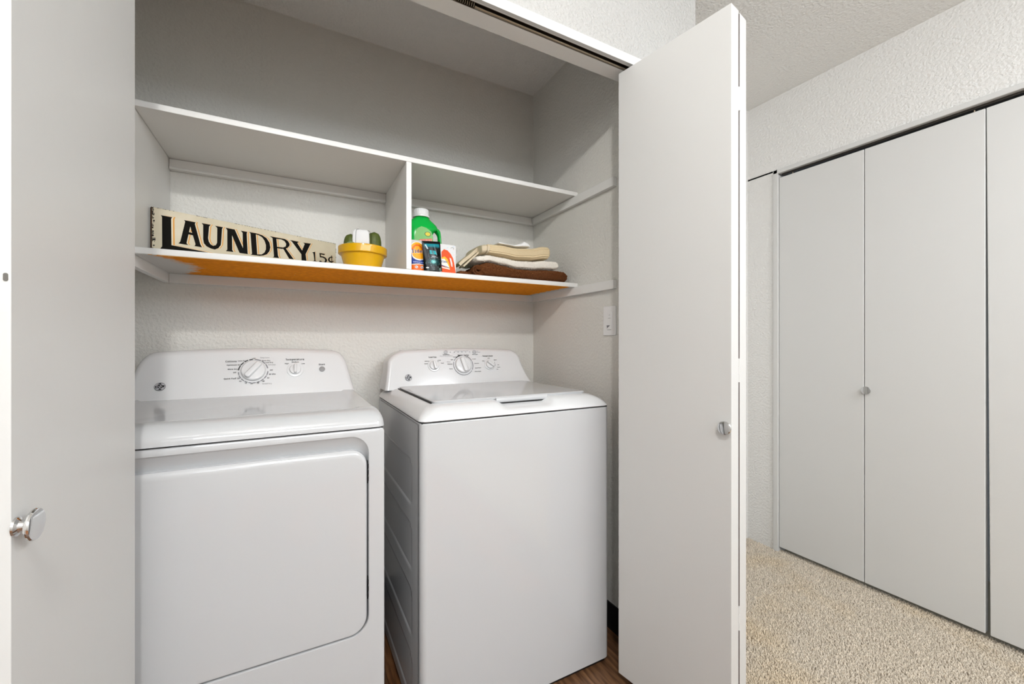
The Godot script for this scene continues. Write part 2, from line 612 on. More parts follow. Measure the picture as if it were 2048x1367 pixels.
# k 0: the pair folded to the right of the opening, k 1: the pair folded to the left
func laundry_door(k: int) -> void:
	var far := Vector2(0.9626, -1.0488) if k == 0 else Vector2(-0.2680, -1.032)
	var near := Vector2(1.0243, -0.6874) if k == 0 else Vector2(-0.2778, -0.665)
	var side := 1.0 if k == 0 else -1.0
	var d := (near - far).normalized()
	var out := Vector2(d.y, -d.x) * (1.0 if k == 1 else 1.0)
	out = Vector2(d.y, -d.x)
	if signf(out.x) == side:
		out = -out                       # from the knob's face, into the opening
	var yb := 0.031
	var h := 2.008
	var thick := 0.042
	var t := thing("door_%d" % (k + 1), ["plain bifold door folded open beside the washer, hinge gap showing", "plain bifold door folded open in front of the dryer's edge"][k], "door", Vector3(near.x, 0, near.y), 0.0, "", "structure")
	var len := (near - far).length()
	# leading panel: its face runs from near to far
	var bx := Basis(Vector3(d.x, 0, d.y), Vector3.UP, Vector3(d.x, 0, d.y).cross(Vector3.UP))
	if bx.z.dot(Vector3(out.x, 0, out.y)) < 0:
		bx = Basis(-bx.x, bx.y, -bx.z)
	var mid := Vector3((far.x - near.x) / 2, yb + h / 2, (far.y - near.y) / 2)
	var s := Sh.new()
	s.slab(len, h, 0.0015, thick, 0.0012, Transform3D(bx, mid - bx.z * thick), 2)
	var lead := obj("leading_panel", s, M.door, t)
	# the panel that pivots at the jamb, folded almost flat against it
	var gap := 0.0062
	var n0 := -bx.z * (thick + gap)
	var fan := deg_to_rad(1.2) * side
	var b2 := Basis(Vector3.UP, fan) * bx
	s = Sh.new()
	var shift := b2.x * (len / 2) * (1.0 if bx.x.dot(Vector3(d.x, 0, d.y)) < 0 else -1.0)
	s.slab(len, h - 0.006, 0.0015, thick, 0.0012, Transform3D(b2, Vector3(n0.x, yb + h / 2, n0.z) + shift - b2.z * thick), 2)
	var pivot := obj("pivot_panel", s, M.door, t)
	s = Sh.new()
	s.box(Vector3.ZERO, Vector3(len - 0.0008, h - 0.012, 0.0012), 0.0003, Transform3D(b2, Vector3(n0.x, yb + h / 2, n0.z) + shift + b2.z * 0.0007))
	obj("raw_back", s, M.rawedge, pivot)
	# brown unpainted inner edges that show in the fold
	s = Sh.new()
	s.box(Vector3.ZERO, Vector3(len - 0.0008, h - 0.012, 0.0012), 0.0003, Transform3D(bx, mid - bx.z * (thick + 0.0008)))
	obj("raw_back", s, M.rawedge, lead)
	for y in [0.39, 1.063, 1.80]:
		var hg := Sh.new()
		var e := Vector3(0, y, 0) - bx.z * (thick + gap / 2) + Vector3(d.x, 0, d.y) * -0.001
		hg.lathe([[0.0, -0.032], [0.0032, -0.032], [0.0032, -0.012], [0.0027, -0.0115], [0.0027, -0.0105], [0.0032, -0.01], [0.0032, 0.01], [0.0027, 0.0105], [0.0027, 0.0115], [0.0032, 0.012], [0.0032, 0.032], [0.0, 0.032]], 12, Transform3D(Basis(), e))
		hg.box(Vector3.ZERO, Vector3(0.03, 0.064, gap - 0.003), 0.0004, Transform3D(bx, e - Vector3(d.x, 0, d.y) * 0.017))
		obj("hinge", hg, M.trim, t)
	s = Sh.new()
	s.box(Vector3.ZERO, Vector3(0.012, 0.018, gap), 0.001, Transform3D(bx, Vector3(0, 0.135, 0) - bx.z * (thick + gap / 2) - Vector3(d.x, 0, d.y) * 0.005))
	obj("bumper", s, M.plastic, t)
	s = Sh.new()
	var ky: float = [0.912, 0.931][k]
	var kin: float = [0.0115, 0.0085][k]
	var kz := Vector3(d.x, 0, d.y) * -kin
	knob_shape(s, Transform3D(Basis(bx.x, bx.z, bx.x.cross(bx.z)), Vector3(kz.x, ky, kz.z)))
	obj("knob", s, M.chrome, lead, 30).set_meta("label", "round polished chrome knob")
	if k == 1:
		s = Sh.new()
		s.slab(0.004, 0.009, 0.0018, 0.0006, 0.0002, Transform3D(Basis(Vector3(d.x, 0, d.y).cross(Vector3.UP) * -1.0, Vector3.UP, Vector3(d.x, 0, d.y)), Vector3(-0.004, 1.212, 0.0)), 4)
		obj("paint_chip", s, mat(Color(0.4, 0.39, 0.37), 0.7), lead)

func bedroom_closet() -> void:
	var t := thing("trim_2", "narrow white casing around the wide closet opening", "trim", Vector3.ZERO, 0.0, "", "structure")
	var s := Sh.new()
	s.box(Vector3(2.2515, 2.036, -0.51), Vector3(0.012, 0.022, 1.53), 0.003)
	s.box(Vector3(2.285, 2.033, -0.51), Vector3(0.06, 0.016, 1.53), 0.001)
	obj("head_casing", s, M.trim, t)
	s = Sh.new()
	s.box(Vector3(2.2515, 1.036, -1.262), Vector3(0.012, 2.022, 0.024), 0.003)
	s.box(Vector3(2.285, 1.02, -1.256), Vector3(0.06, 2.0, 0.012), 0.001)
	obj("side_casing", s, M.trim, t)
	var r := thing("closet_track", "dark metal track above the wide closet's white doors", "track", Vector3(2.279, 2.02, -0.5))
	s = Sh.new()
	s.box(Vector3(0, 0.0, 0), Vector3(0.026, 0.008, 1.48), 0.0005)
	obj("channel", s, mat(Color(0.2, 0.18, 0.16), 0.5, 0.5), r)
	for z in [-0.69, -0.05]:
		s = Sh.new()
		s.lathe([[0.0, -0.012], [0.003, -0.012], [0.003, 0.0], [0.0, 0.0]], 10, Transform3D(Basis(), Vector3(-0.005, -0.004, z)))
		obj("pivot_pin", s, M.steel, r)
	var w := 0.364
	var y0 := 0.062
	var y1 := 2.004
	var names := ["plain white bifold closet door with a chrome knob at its fold", "white closet door panel cut off by the frame, no knob in view"]
	for k in 2:
		var z := -1.249 if k == 0 else -0.506
		var d := thing("door_%d" % (k + 3), names[k], "door", Vector3(2.258, 0, z), 0.0, "", "structure")
		if k == 1:
			d.rotation.x = -0.0052   # hangs a little out of plumb: the gap between the pairs widens downwards
		for j in 2:
			s = Sh.new()
			var turn := PI / 2 * -1.0
			s.slab(w, y1 - y0, 0.003, 0.03, 0.0025, X(Vector3(0.03, (y0 + y1) / 2, w / 2 + j * (w + 0.0025)), turn), 3)
			var p := obj("panel", s, M.bedroom_door if M.has("bedroom_door") else M.door, d)
			if k == 0 and j == 1:
				var kn := Sh.new()
				knob_shape(kn, Transform3D(Basis(Vector3(0, 0, 1), Vector3(-1, 0, 0), Vector3(0, -1, 0)), Vector3(0.0, 0.925, w + 0.013)))
				obj("knob", kn, M.chrome, p, 30).set_meta("label", "round polished chrome knob")
			if k == 1 and j == 0:
				var kn := Sh.new()
				knob_shape(kn, Transform3D(Basis(Vector3(0, 0, 1), Vector3(-1, 0, 0), Vector3(0, -1, 0)), Vector3(0.0, 0.925, w - 0.013)))
				obj("knob", kn, M.chrome, p, 30)

func carpet() -> void:
	var s := Sh.new()
	s.box(Vector3(2.05, -0.005, 0.1), Vector3(1.7, 0.07, 3.2), 0.001)
	var base := mat(Color(0.72, 0.65, 0.55), 0.95)
	var c := struct("carpet_floor", s, base, "beige cut-pile carpet in front of the wide white closet", "carpet")
	var tuft := Sh.new()
	var rings := []
	for q in [[0.0018, 0.0, 0.0], [0.0027, 0.005, 0.0004], [0.0022, 0.0095, 0.0014], [0.0008, 0.012, 0.0024]]:
		var ring := PackedVector3Array()
		for i in 5:
			var a: float = TAU * i / 5 + q[1] * 60.0
			ring.append(Vector3(cos(a) * q[0] + q[2], q[1], sin(a) * q[0]))
		rings.append(ring)
	tuft.loft(rings, Transform3D(), false, true)
	var m := mat(Color.WHITE, 0.95)
	m.vertex_color_use_as_albedo = true
	var mesh := to_mesh(tuft.v, 80)
	mesh.surface_set_material(0, m)
	var spots := []
	var blot := FastNoiseLite.new()
	blot.seed = 3
	blot.frequency = 2.2
	blot.fractal_octaves = 3
	var z := -1.413
	while z < -0.25:
		var x := 1.225
		while x < 2.29:
			var px := x + rng.randf_range(-0.002, 0.002)
			var pz := z + rng.randf_range(-0.002, 0.002)
			# leave out what lies outside the picture's lower and right edges
			if px * 0.9 - pz * 0.98 > 1.6 and pz < 1.15 * px - 2.2 + 0.45 * 1.0:
				spots.append(Vector2(px, pz))
			x += 0.0043
		z += 0.0043
	var mm := MultiMesh.new()
	mm.transform_format = MultiMesh.TRANSFORM_3D
	mm.use_colors = true
	mm.mesh = mesh
	mm.instance_count = spots.size()
	for i in spots.size():
		var p: Vector2 = spots[i]
		var b := Basis(Vector3.UP, rng.randf() * TAU) * Basis(Vector3.RIGHT, rng.randf_range(-0.5, 0.5))
		b = b.scaled(Vector3.ONE * rng.randf_range(0.8, 1.25))
		mm.set_instance_transform(i, Transform3D(b, Vector3(p.x, 0.0295, p.y)))
		var n := blot.get_noise_2d(p.x, p.y)
		var k := rng.randf_range(0.80, 1.1)
		var warm := clampf(n * 1.6 + 0.1, 0.0, 1.0) * 0.5
		mm.set_instance_color(i, Color(0.67 * k, (0.59 - 0.06 * warm) * k, (0.485 - 0.14 * warm) * k))
	var o := MultiMeshInstance3D.new()
	o.name = "carpet_pile"
	o.multimesh = mm
	o.set_meta("kind", "stuff")
	c.add_child(o)

# ---------------------------------------------------------------- shelving
func shelves() -> void:
	var t := thing("shelving_unit", "painted two-board shelving with an upright divider above the machines", "shelf", Vector3(0.36, 1.35, -1.86))
	var o := Vector3(-0.36, -1.35, 1.86)
	var x0 := -0.388
	var x1 := 1.1155
	var zf := -1.474
	for y in [1.7955, 1.392]:
		var s := Sh.new()
		s.box(o + Vector3((x0 + x1) / 2, y, (zf - 1.8595) / 2), Vector3(x1 - x0, 0.018, zf + 1.8595), 0.0022)
		var b := obj("shelf_board", s, M.shelf, t)
		if y < 1.5:
			b.set_meta("label", "lower board with a bare brown underside")
			var u := Sh.new()
			# raw brown hardboard, with paint brushed over its ends; built lying in x and z and drawn as xy for its texture
			var w := x1 - x0 - 0.002
			var d := zf + 1.841 - 0.002
			u.slab(w, d, 0.001, 0.0012, 0.0003, Transform3D(), 2)
			var pic := Pic.new(1024, 256, Color(0.97, 0.60, 0.11))
			var n := FastNoiseLite.new()
			n.seed = 4
			n.frequency = 1.0
			n.fractal_octaves = 4
			for py in 256:
				for px in 1024:
					var fx := px / 1024.0
					var fy := py / 256.0
					var g := n.get_noise_2d(fx * 60.0, fy * 16.0)
					var c := Color(0.97, 0.60, 0.11).lerp(Color(0.82, 0.46, 0.05), clampf(0.5 + g * 0.9, 0, 1) * 0.55)
					var edge := n.get_noise_2d(fx * 14.0 + 40.0, fy * 34.0) * 0.055
					var white := fx < 0.028 + 0.16 * fy * (1.0 - fy) + edge * 0.8 * (1.0 - 0.6 * fy) or fx > 0.972 + edge * 0.25 or fy > 0.985 + edge * 0.2
					if white:
						c = Color(0.82, 0.81, 0.79)
					elif n.get_noise_2d(fx * 90.0, fy * 24.0 + 9.0) > 0.62 and fy > 0.4:
						c = Color(0.86, 0.78, 0.62)
					pic.im.set_pixel(px, py, c)
			var m := mat(Color.WHITE, 0.85)
			m.metallic_specular = 0.2
			m.albedo_texture = pic.tex()
			var un := obj("underside", u, m, b, 38, Rect2(-w / 2, -d / 2, w, d))
			un.transform = Transform3D(Basis(Vector3.RIGHT, PI / 2), o + Vector3((x0 + x1) / 2, 1.3830, (zf - 0.0012 - 1.841) / 2))
	var s := Sh.new()
	s.box(o + Vector3(0.3655, 1.594, (zf - 0.001 - 1.859) / 2), Vector3(0.0195, 0.3855, zf - 0.001 + 1.859), 0.0022)
	obj("divider", s, M.shelf, t)
	s = Sh.new()
	s.box(o + Vector3(-0.3978, 1.578, (zf + 0.02 - 1.859) / 2), Vector3(0.019, 0.456, zf + 0.02 + 1.859), 0.002)
	obj("end_panel", s, M.shelf, t)
	for y in [1.767, 1.3655]:
		s = Sh.new()
		if y > 1.5:
			s.box(o + Vector3(-0.016, y, -1.8505), Vector3(0.743, 0.038, 0.018), 0.0015)
			s.box(o + Vector3(0.736, y, -1.8505), Vector3(0.721, 0.038, 0.018), 0.0015)
			# the small bead along its lower edge
			s.box(o + Vector3(-0.016, y - 0.014, -1.8475), Vector3(0.743, 0.01, 0.024), 0.003)
			s.box(o + Vector3(0.736, y - 0.014, -1.8475), Vector3(0.721, 0.01, 0.024), 0.003)
		else:
			s.box(o + Vector3((x0 + 1.097) / 2, y, -1.8505), Vector3(1.097 - x0, 0.033, 0.018), 0.0015)
		obj("back_cleat", s, M.shelf, t)
		s = Sh.new()
		s.box(o + Vector3(1.1065, y, -1.5425), Vector3(0.018, 0.036, 0.634), 0.002)
		obj("side_cleat", s, M.shelf, t)

func wall_plate() -> void:
	var t := thing("wall_plate", "white rectangular switch plate on the closet side wall", "switch plate", Vector3(1.116, 1.2245, -1.2635), -PI / 2)
	var s := Sh.new()
	s.slab(0.0735, 0.118, 0.003, 0.005, 0.003, Transform3D(), 4)
	obj("cover", s, M.white_plastic, t)
	s = Sh.new()
	s.slab(0.033, 0.067, 0.001, 0.0068, 0.0008, Transform3D(Basis(), Vector3(0, 0.0, 0.0)), 3)
	obj("insert", s, M.white_plastic, t)
	s = Sh.new()
	s.lathe([[0.0, 0.0], [0.0016, 0.0], [0.0016, 0.0004], [0.0, 0.0004]], 12, Transform3D(Basis(Vector3.RIGHT, PI / 2), Vector3(0.003, 0.023, 0.0068)))
	obj("indicator", s, M.greyink, t)
	for q in [[0.014, 0.003, 0.010, 0.0066], [0.022, 0.0, -0.036, 0.0048]]:
		s = Sh.new()
		s.slab(q[0], 0.0012, 0.0004, 0.0004, 0.0001, Transform3D(Basis(), Vector3(q[1], q[2], q[3])), 2)
		obj("slot", s, M.greyink, t)
	s = Sh.new()
	s.prism(pv([-0.013, -0.018, 0.007, -0.018, -0.011, -0.030]), 0.0066, 0.0072)
	obj("rocker_mark", s, M.greyink, t)

# ---------------------------------------------------------------- machines
func console(t: Node3D, outline: PackedVector2Array, zb: float, z0: float, y0: float, z1: float, y1: float, bev: float) -> void:
	# outline in x and y; the face leans back from (z0, y0) to (z1, y1); zb is the back
	var s := Sh.new()
	var c := Vector2(0, (y0 + y1) / 2)
	var n := outline.size()
	var rings := []
	var st := 6
	for k in st + 2:
		var a: float = PI / 2 * float(k - 1) / st
		var ins: float = 0.0 if k == 0 else bev * (1.0 - cos(a))
		var dep := bev - bev * sin(maxf(a, 0))
		var ring := PackedVector3Array()
		for i in n:
			var p := outline[i]
			var e := (outline[(i + 1) % n] - outline[(i - 1 + n) % n]).normalized()
			var nrm := Vector2(-e.y, e.x)
			if nrm.dot(p - c) < 0:
				nrm = -nrm
			var q := p - nrm * ins * (1.0 if p.y > y0 + 0.004 else 0.0)
			if k > 0 and p.y <= y0 + 0.004:
				q.x -= signf(q.x) * ins * (1.0 if absf(q.x) > 0.2 else 0.0)
			var zf := z0 + (z1 - z0) * (q.y - y0) / (y1 - y0)
			ring.append(Vector3(q.x, q.y, zb if k == 0 else zf - dep))
		rings.append(ring)
	s.loft(rings)
	obj("control_console", s, M.plastic, t, 50)

func arc_ring(s: Sh, r0: float, r1: float, a0: float, a1: float, xf: Transform3D, h := 0.0004) -> void:
	# a flat arc; angles in degrees clockwise from the top
	var n := maxi(2, int(absf(a1 - a0) / 5.0))
	var p := PackedVector2Array()
	for i in n + 1:
		var a := deg_to_rad(90.0 - lerpf(a0, a1, float(i) / n))
		p.append(Vector2(cos(a), sin(a)) * r1)
	for i in n + 1:
		var a := deg_to_rad(90.0 - lerpf(a1, a0, float(i) / n))
		p.append(Vector2(cos(a), sin(a)) * r0)
	s.prism(p, 0.0, h, xf)

func dial(t: Node3D, called: String, r: float, turn: float, xf: Transform3D, skirt := 0.0) -> void:
	var s := Sh.new()
	var b := Transform3D(Basis(Vector3.RIGHT, PI / 2), Vector3.ZERO)
	if skirt > 0:
		s.lathe([[0.0, 0.0], [skirt, 0.0], [skirt * 0.98, 0.0014], [r * 1.02, 0.002], [0.0, 0.002]], 40, xf * b)
	s.lathe([[0.0, 0.0], [r, 0.0], [r, 0.003], [r * 0.985, 0.006], [r * 0.93, 0.0085], [r * 0.86, 0.0092], [0.0, 0.0096]], 48, xf * b)
	obj(called, s, M.plastic, t, 40)
	var g := Sh.new()
	g.slab(r * 0.52, r * 1.78, r * 0.2, 0.019, 0.004, xf * Transform3D(Basis(Vector3.BACK, -deg_to_rad(turn)), Vector3(0, 0, 0.002)), 5)
	obj("grip", g, M.plastic, t.get_child(t.get_child_count() - 1), 40)

func badge(t: Node3D, xf: Transform3D, r: float) -> void:
	var s := Sh.new()
	var b := Transform3D(Basis(Vector3.RIGHT, PI / 2), Vector3.ZERO)
	s.lathe([[0.0, 0.0], [r, 0.0], [r, 0.0008], [r * 0.95, 0.0012], [0.0, 0.0012]], 36, xf * b)
	var o := obj("badge", s, M.ink, t)
	s = Sh.new()
	arc_ring(s, r * 0.86, r * 0.92, 0, 359.9, xf * Transform3D(Basis(), Vector3(0, 0, 0.0012)))
	# the monogram of two looped letters, and four curls at the rim
	var white := mat(Color(0.86, 0.86, 0.88), 0.4)
	var pts := [[0.1, 0.3, -0.1, 0.5, -0.35, 0.42, -0.52, 0.1, -0.45, -0.3, -0.2, -0.42, -0.05, -0.2, -0.06, 0.05, -0.28, 0.0], [0.5, 0.35, 0.38, 0.5, 0.18, 0.42, 0.14, 0.18, 0.34, 0.08, 0.12, 0.0, 0.06, -0.28, 0.25, -0.45, 0.5, -0.28], [-0.05, -0.2, -0.16, -0.5, -0.42, -0.56]]
	for q in pts:
		var line := PackedVector2Array(pv(q))
		var cv := Curve2D.new()
		for i in line.size():
			var tn := (line[mini(i + 1, line.size() - 1)] - line[maxi(i - 1, 0)]) * 0.17
			cv.add_point(line[i] * r, -tn * r, tn * r)
		var bk := cv.tessellate(3, 6)
		for i in bk.size() - 1:
			var e := (bk[i + 1] - bk[i]).normalized() * r * 0.05
			var w := Vector2(-e.y, e.x) * 1.35
			s.prism(PackedVector2Array([bk[i] - e + w, bk[i + 1] + e + w, bk[i + 1] + e - w, bk[i] - e - w]), 0.0012, 0.0016, xf)
	for i in 4:
		var a := 45.0 + 90.0 * i
		arc_ring(s, r * 0.68, r * 0.78, a - 32, a + 20, xf * Transform3D(Basis(), Vector3(0, 0, 0.0012)))
	obj("monogram", s, white, o)

func dryer() -> void:
	var t := thing("dryer", "white front-loading dryer with a square door, next to the folded door", "dryer", Vector3(-0.129, 0, -1.12))
	var s := Sh.new()
	s.box(Vector3(0, 0.465, -0.38), Vector3(0.686, 0.895, 0.64), 0.006)
	obj("cabinet", s, M.enamel, t)
	# front sheet with the round-cornered well for the door
	var wc := Vector2(0, (0.896 + 0.383) / 2)
	var wx := 0.3015
	var wy := (0.896 - 0.383) / 2
	var fc := Vector2(0, 0.4663)
	s = Sh.new()
	var seg := 8
	var rings := []
	rings.append(Sh.ring(Sh.rr(0.343, 0.4488, 0.012, seg), -0.062, fc))
	rings.append(Sh.ring(Sh.rr(0.343, 0.4488, 0.012, seg), -0.008, fc))
	rings.append(Sh.ring(Sh.rr(0.3407, 0.4465, 0.010, seg), -0.0023, fc))
	rings.append(Sh.ring(Sh.rr(0.335, 0.4408, 0.008, seg), 0.0, fc))
	rings.append(Sh.ring(Sh.rr(wx + 0.003, wy + 0.003, 0.048, seg), 0.0, wc))
	rings.append(Sh.ring(Sh.rr(wx + 0.0008, wy + 0.0008, 0.046, seg), -0.0009, wc))
	rings.append(Sh.ring(Sh.rr(wx, wy, 0.045, seg), -0.003, wc))
	var low := Sh.rr(wx, wy, 0.045, seg)
	for q in [[0.2, -0.008], [0.62, -0.022], [1.0, -0.031]]:
		var ring := PackedVector3Array()
		for p in low:
			var y := wc.y + p.y
			var up := smoothstep(0.80, 0.896, y)
			ring.append(Vector3(p.x * (1.0 - 0.02 * q[0] * up), y - 0.05 * q[0] * up, q[1]))
		rings.append(ring)
	rings.append(Sh.ring(Sh.rr(wx - 0.01, wy - 0.03, 0.04, seg), -0.034, wc + Vector2(0, -0.03)))
	s.loft(rings)
	obj("front_panel", s, M.enamel, t, 32)
	# door
	s = Sh.new()
	var dh := 0.8615 - 0.3855
	var dw := 0.5965
	rings = []
	for q in [[0.0, -0.028, 0.0], [0.0, -0.006, 0.0], [0.0015, -0.002, 0.0], [0.004, 0.0008, 0.0], [0.008, 0.002, 0.0]]:
		var pr := Sh.rr(dw / 2 - q[0], dh / 2 - q[0], 0.043 - q[0], seg)
		var ring := PackedVector3Array()
		for p in pr:
			# the upper edge leans back as a narrow lip
			var lip := 0.0
			if q[0] > 0.001 and p.y > dh / 2 - 0.045:
				lip = 0.009 * q[0] / 0.008
			ring.append(Vector3(p.x, p.y - lip + (0.8615 + 0.3855) / 2, q[1]))
		rings.append(ring)
	s.loft(rings)
	obj("door", s, M.enamel, t, 28)
	var dr: Node3D = t.get_node("door")
	s = Sh.new()
	s.box(Vector3(-0.262, 0.8632, -0.01), Vector3(0.012, 0.008, 0.008), 0.003)
	obj("catch_tab", s, M.enamel, dr)
	for y in [0.80, 0.497]:
		s = Sh.new()
		for k in 3:
			s.box(Vector3(0.3003, y - 0.017 + 0.017 * k, -0.004), Vector3(0.0022, 0.012, 0.006), 0.0006)
		s.box(Vector3(0.3003, y, -0.010), Vector3(0.0026, 0.06, 0.006), 0.0006)
		obj("hinge", s, mat(Color(0.12, 0.12, 0.13), 0.35, 0.7), t)
	# top cover with rolled edges
	s = Sh.new()
	rings = []
	var hz := 0.345
	for k in 9:
		var a := PI / 2 * float(k) / 8
		var f := 1.0 - cos(a)
		var x := 0.343 - 0.022 * f
		var zfr := 0.004 - 0.055 * f
		var zbk := -0.69
		var hh := (zfr - zbk) / 2
		rings.append(top_ring(x, hh, 0.02 + 0.012 * f, 0.9175 + 0.0445 * sin(a), (zfr + zbk) / 2))
	rings.append(top_ring(0.318, (-0.054 + 0.685) / 2, 0.03, 0.9622, (-0.054 - 0.685) / 2))
	rings.append(top_ring(0.292, (-0.062 + 0.6) / 2, 0.03, 0.9622, (-0.062 - 0.6) / 2))
	rings.append(top_ring(0.284, (-0.070 + 0.6) / 2, 0.028, 0.9585, (-0.070 - 0.6) / 2))
	rings.push_front(top_ring(0.336, 0.342, 0.02, 0.9165, -0.348))
	s.loft(rings)
	obj("top_cover", s, M.enamel, t, 40)
	s = Sh.new()
	s.box(Vector3(0, 0.9148, -0.345), Vector3(0.676, 0.005, 0.68), 0.001)
	obj("seam_gasket", s, M.dark, t)
	s = Sh.new()
	s.box(Vector3(0, 0.0095, -0.345), Vector3(0.62, 0.019, 0.62), 0.001)
	obj("base", s, M.dark, t)
	# console
	var out := PackedVector2Array()
	var cv := Curve2D.new()
	cv.add_point(Vector2(0.335, 0.950))
	cv.add_point(Vector2(0.312, 1.045), Vector2(0.006, -0.03), Vector2(-0.006, 0.03))
	cv.add_point(Vector2(0.262, 1.107), Vector2(0.03, -0.003), Vector2(-0.05, 0.004))
	cv.add_point(Vector2(0.0, 1.117), Vector2(0.12, 0), Vector2(-0.12, 0))
	cv.add_point(Vector2(-0.262, 1.107), Vector2(0.05, 0.004), Vector2(-0.03, -0.003))
	cv.add_point(Vector2(-0.312, 1.045), Vector2(0.006, 0.03), Vector2(-0.006, -0.03))
	cv.add_point(Vector2(-0.335, 0.950))
	out = cv.tessellate_even_length(6, 0.012)
	console(t, out, -0.70, -0.52, 0.955, -0.59, 1.11, 0.016)
	var lean := atan2(0.07, 0.155)
	var face := Transform3D(Basis(Vector3.RIGHT, -lean), Vector3(0, 0.955, -0.5195))
	var at := func(a: float, b: float) -> Transform3D: return face * Transform3D(Basis(), Vector3(a, b, 0.0006))
	dial(t, "cycle_dial", 0.0365, 38, at.call(0.0055, 0.0935))
	dial(t, "temperature_dial", 0.0185, 0, at.call(0.134, 0.0935), 0.027)
	s = Sh.new()
	s.lathe([[0.0, 0.0], [0.0098, 0.0], [0.0098, 0.002], [0.0085, 0.003], [0.0, 0.0032]], 28, at.call(0.222, 0.0925) * Transform3D(Basis(Vector3.RIGHT, PI / 2), Vector3.ZERO))
	obj("start_button", s, mat(Color(0.55, 0.55, 0.55), 0.45), t)
	badge(t, at.call(-0.2424, 0.0485), 0.0138)
	s = Sh.new()
	var g := Sh.new()
	var dc: Transform3D = at.call(0.0055, 0.0925)
	for q in [[-85, -62], [-58, -42], [-38, -22], [-18, -4]]:
		arc_ring(s, 0.0418, 0.0452, q[0], q[1], dc)
	for q in [[5, 30], [34, 52], [56, 78], [93, 112], [115, 131], [134, 150], [153, 166], [169, 182], [185, 198], [201, 214], [217, 232], [235, 250], [253, 266]]:
		arc_ring(g, 0.0418, 0.045, q[0], q[1], dc)
	for w in [["Cottons", -0.0603, 0.1297, 0.0062], ["Optimum Dry", -0.0514, 0.1163, 0.0046], ["Less Dry", -0.0284, 0.1311, 0.0044], ["More Dry", -0.0544, 0.1009, 0.0046], ["Off", -0.0485, 0.0886, 0.0044], ["Quick Fluff 20", -0.0558, 0.0672, 0.0048], ["Temperature", 0.1331, 0.1331, 0.0068], ["Start", 0.2216, 0.1109, 0.0066], ["More Dry", 0.0422, 0.1304, 0.0042], ["Less Dry", 0.0522, 0.123, 0.0042], ["Off", 0.059, 0.0938, 0.0044], ["60 Min", 0.0625, 0.0787, 0.0046], ["50", 0.0501, 0.0651, 0.0046], ["40", 0.036, 0.054, 0.0046], ["30", 0.0202, 0.0482, 0.0046], ["20", 0.0018, 0.0465, 0.0046], ["15", -0.0152, 0.0491, 0.0046], ["10", -0.0314, 0.0566, 0.0046], ["Medium", 0.134, 0.1228, 0.0042], ["High", 0.1069, 0.1176, 0.0042], ["Low", 0.1597, 0.1162, 0.0042], ["Off", 0.0059, 0.1388, 0.0042]]:
		s.text(w[0], w[3], at.call(w[1], w[2]), bold)
	for w in [["Easy Care", 0.0384, 0.1419, 0.0046], ["Timed Dry", 0.0467, 0.0443, 0.0046], ["Delicates", 0.0604, 0.1142, 0.0042]]:
		g.text(w[0], w[3], at.call(w[1], w[2]), sans)
	var o := obj("lettering", s, M.ink, t)
	o.set_meta("kind", "stuff")
	o = obj("grey_lettering", g, M.greyink, t)
	o.set_meta("kind", "stuff")

func top_ring(hx: float, hz: float, r: float, y: float, zc: float) -> PackedVector3Array:
	var ring := PackedVector3Array()
	for q in Sh.rr(hx, hz, r, 6):
		ring.append(Vector3(q.x, y, zc - q.y))
	return ring

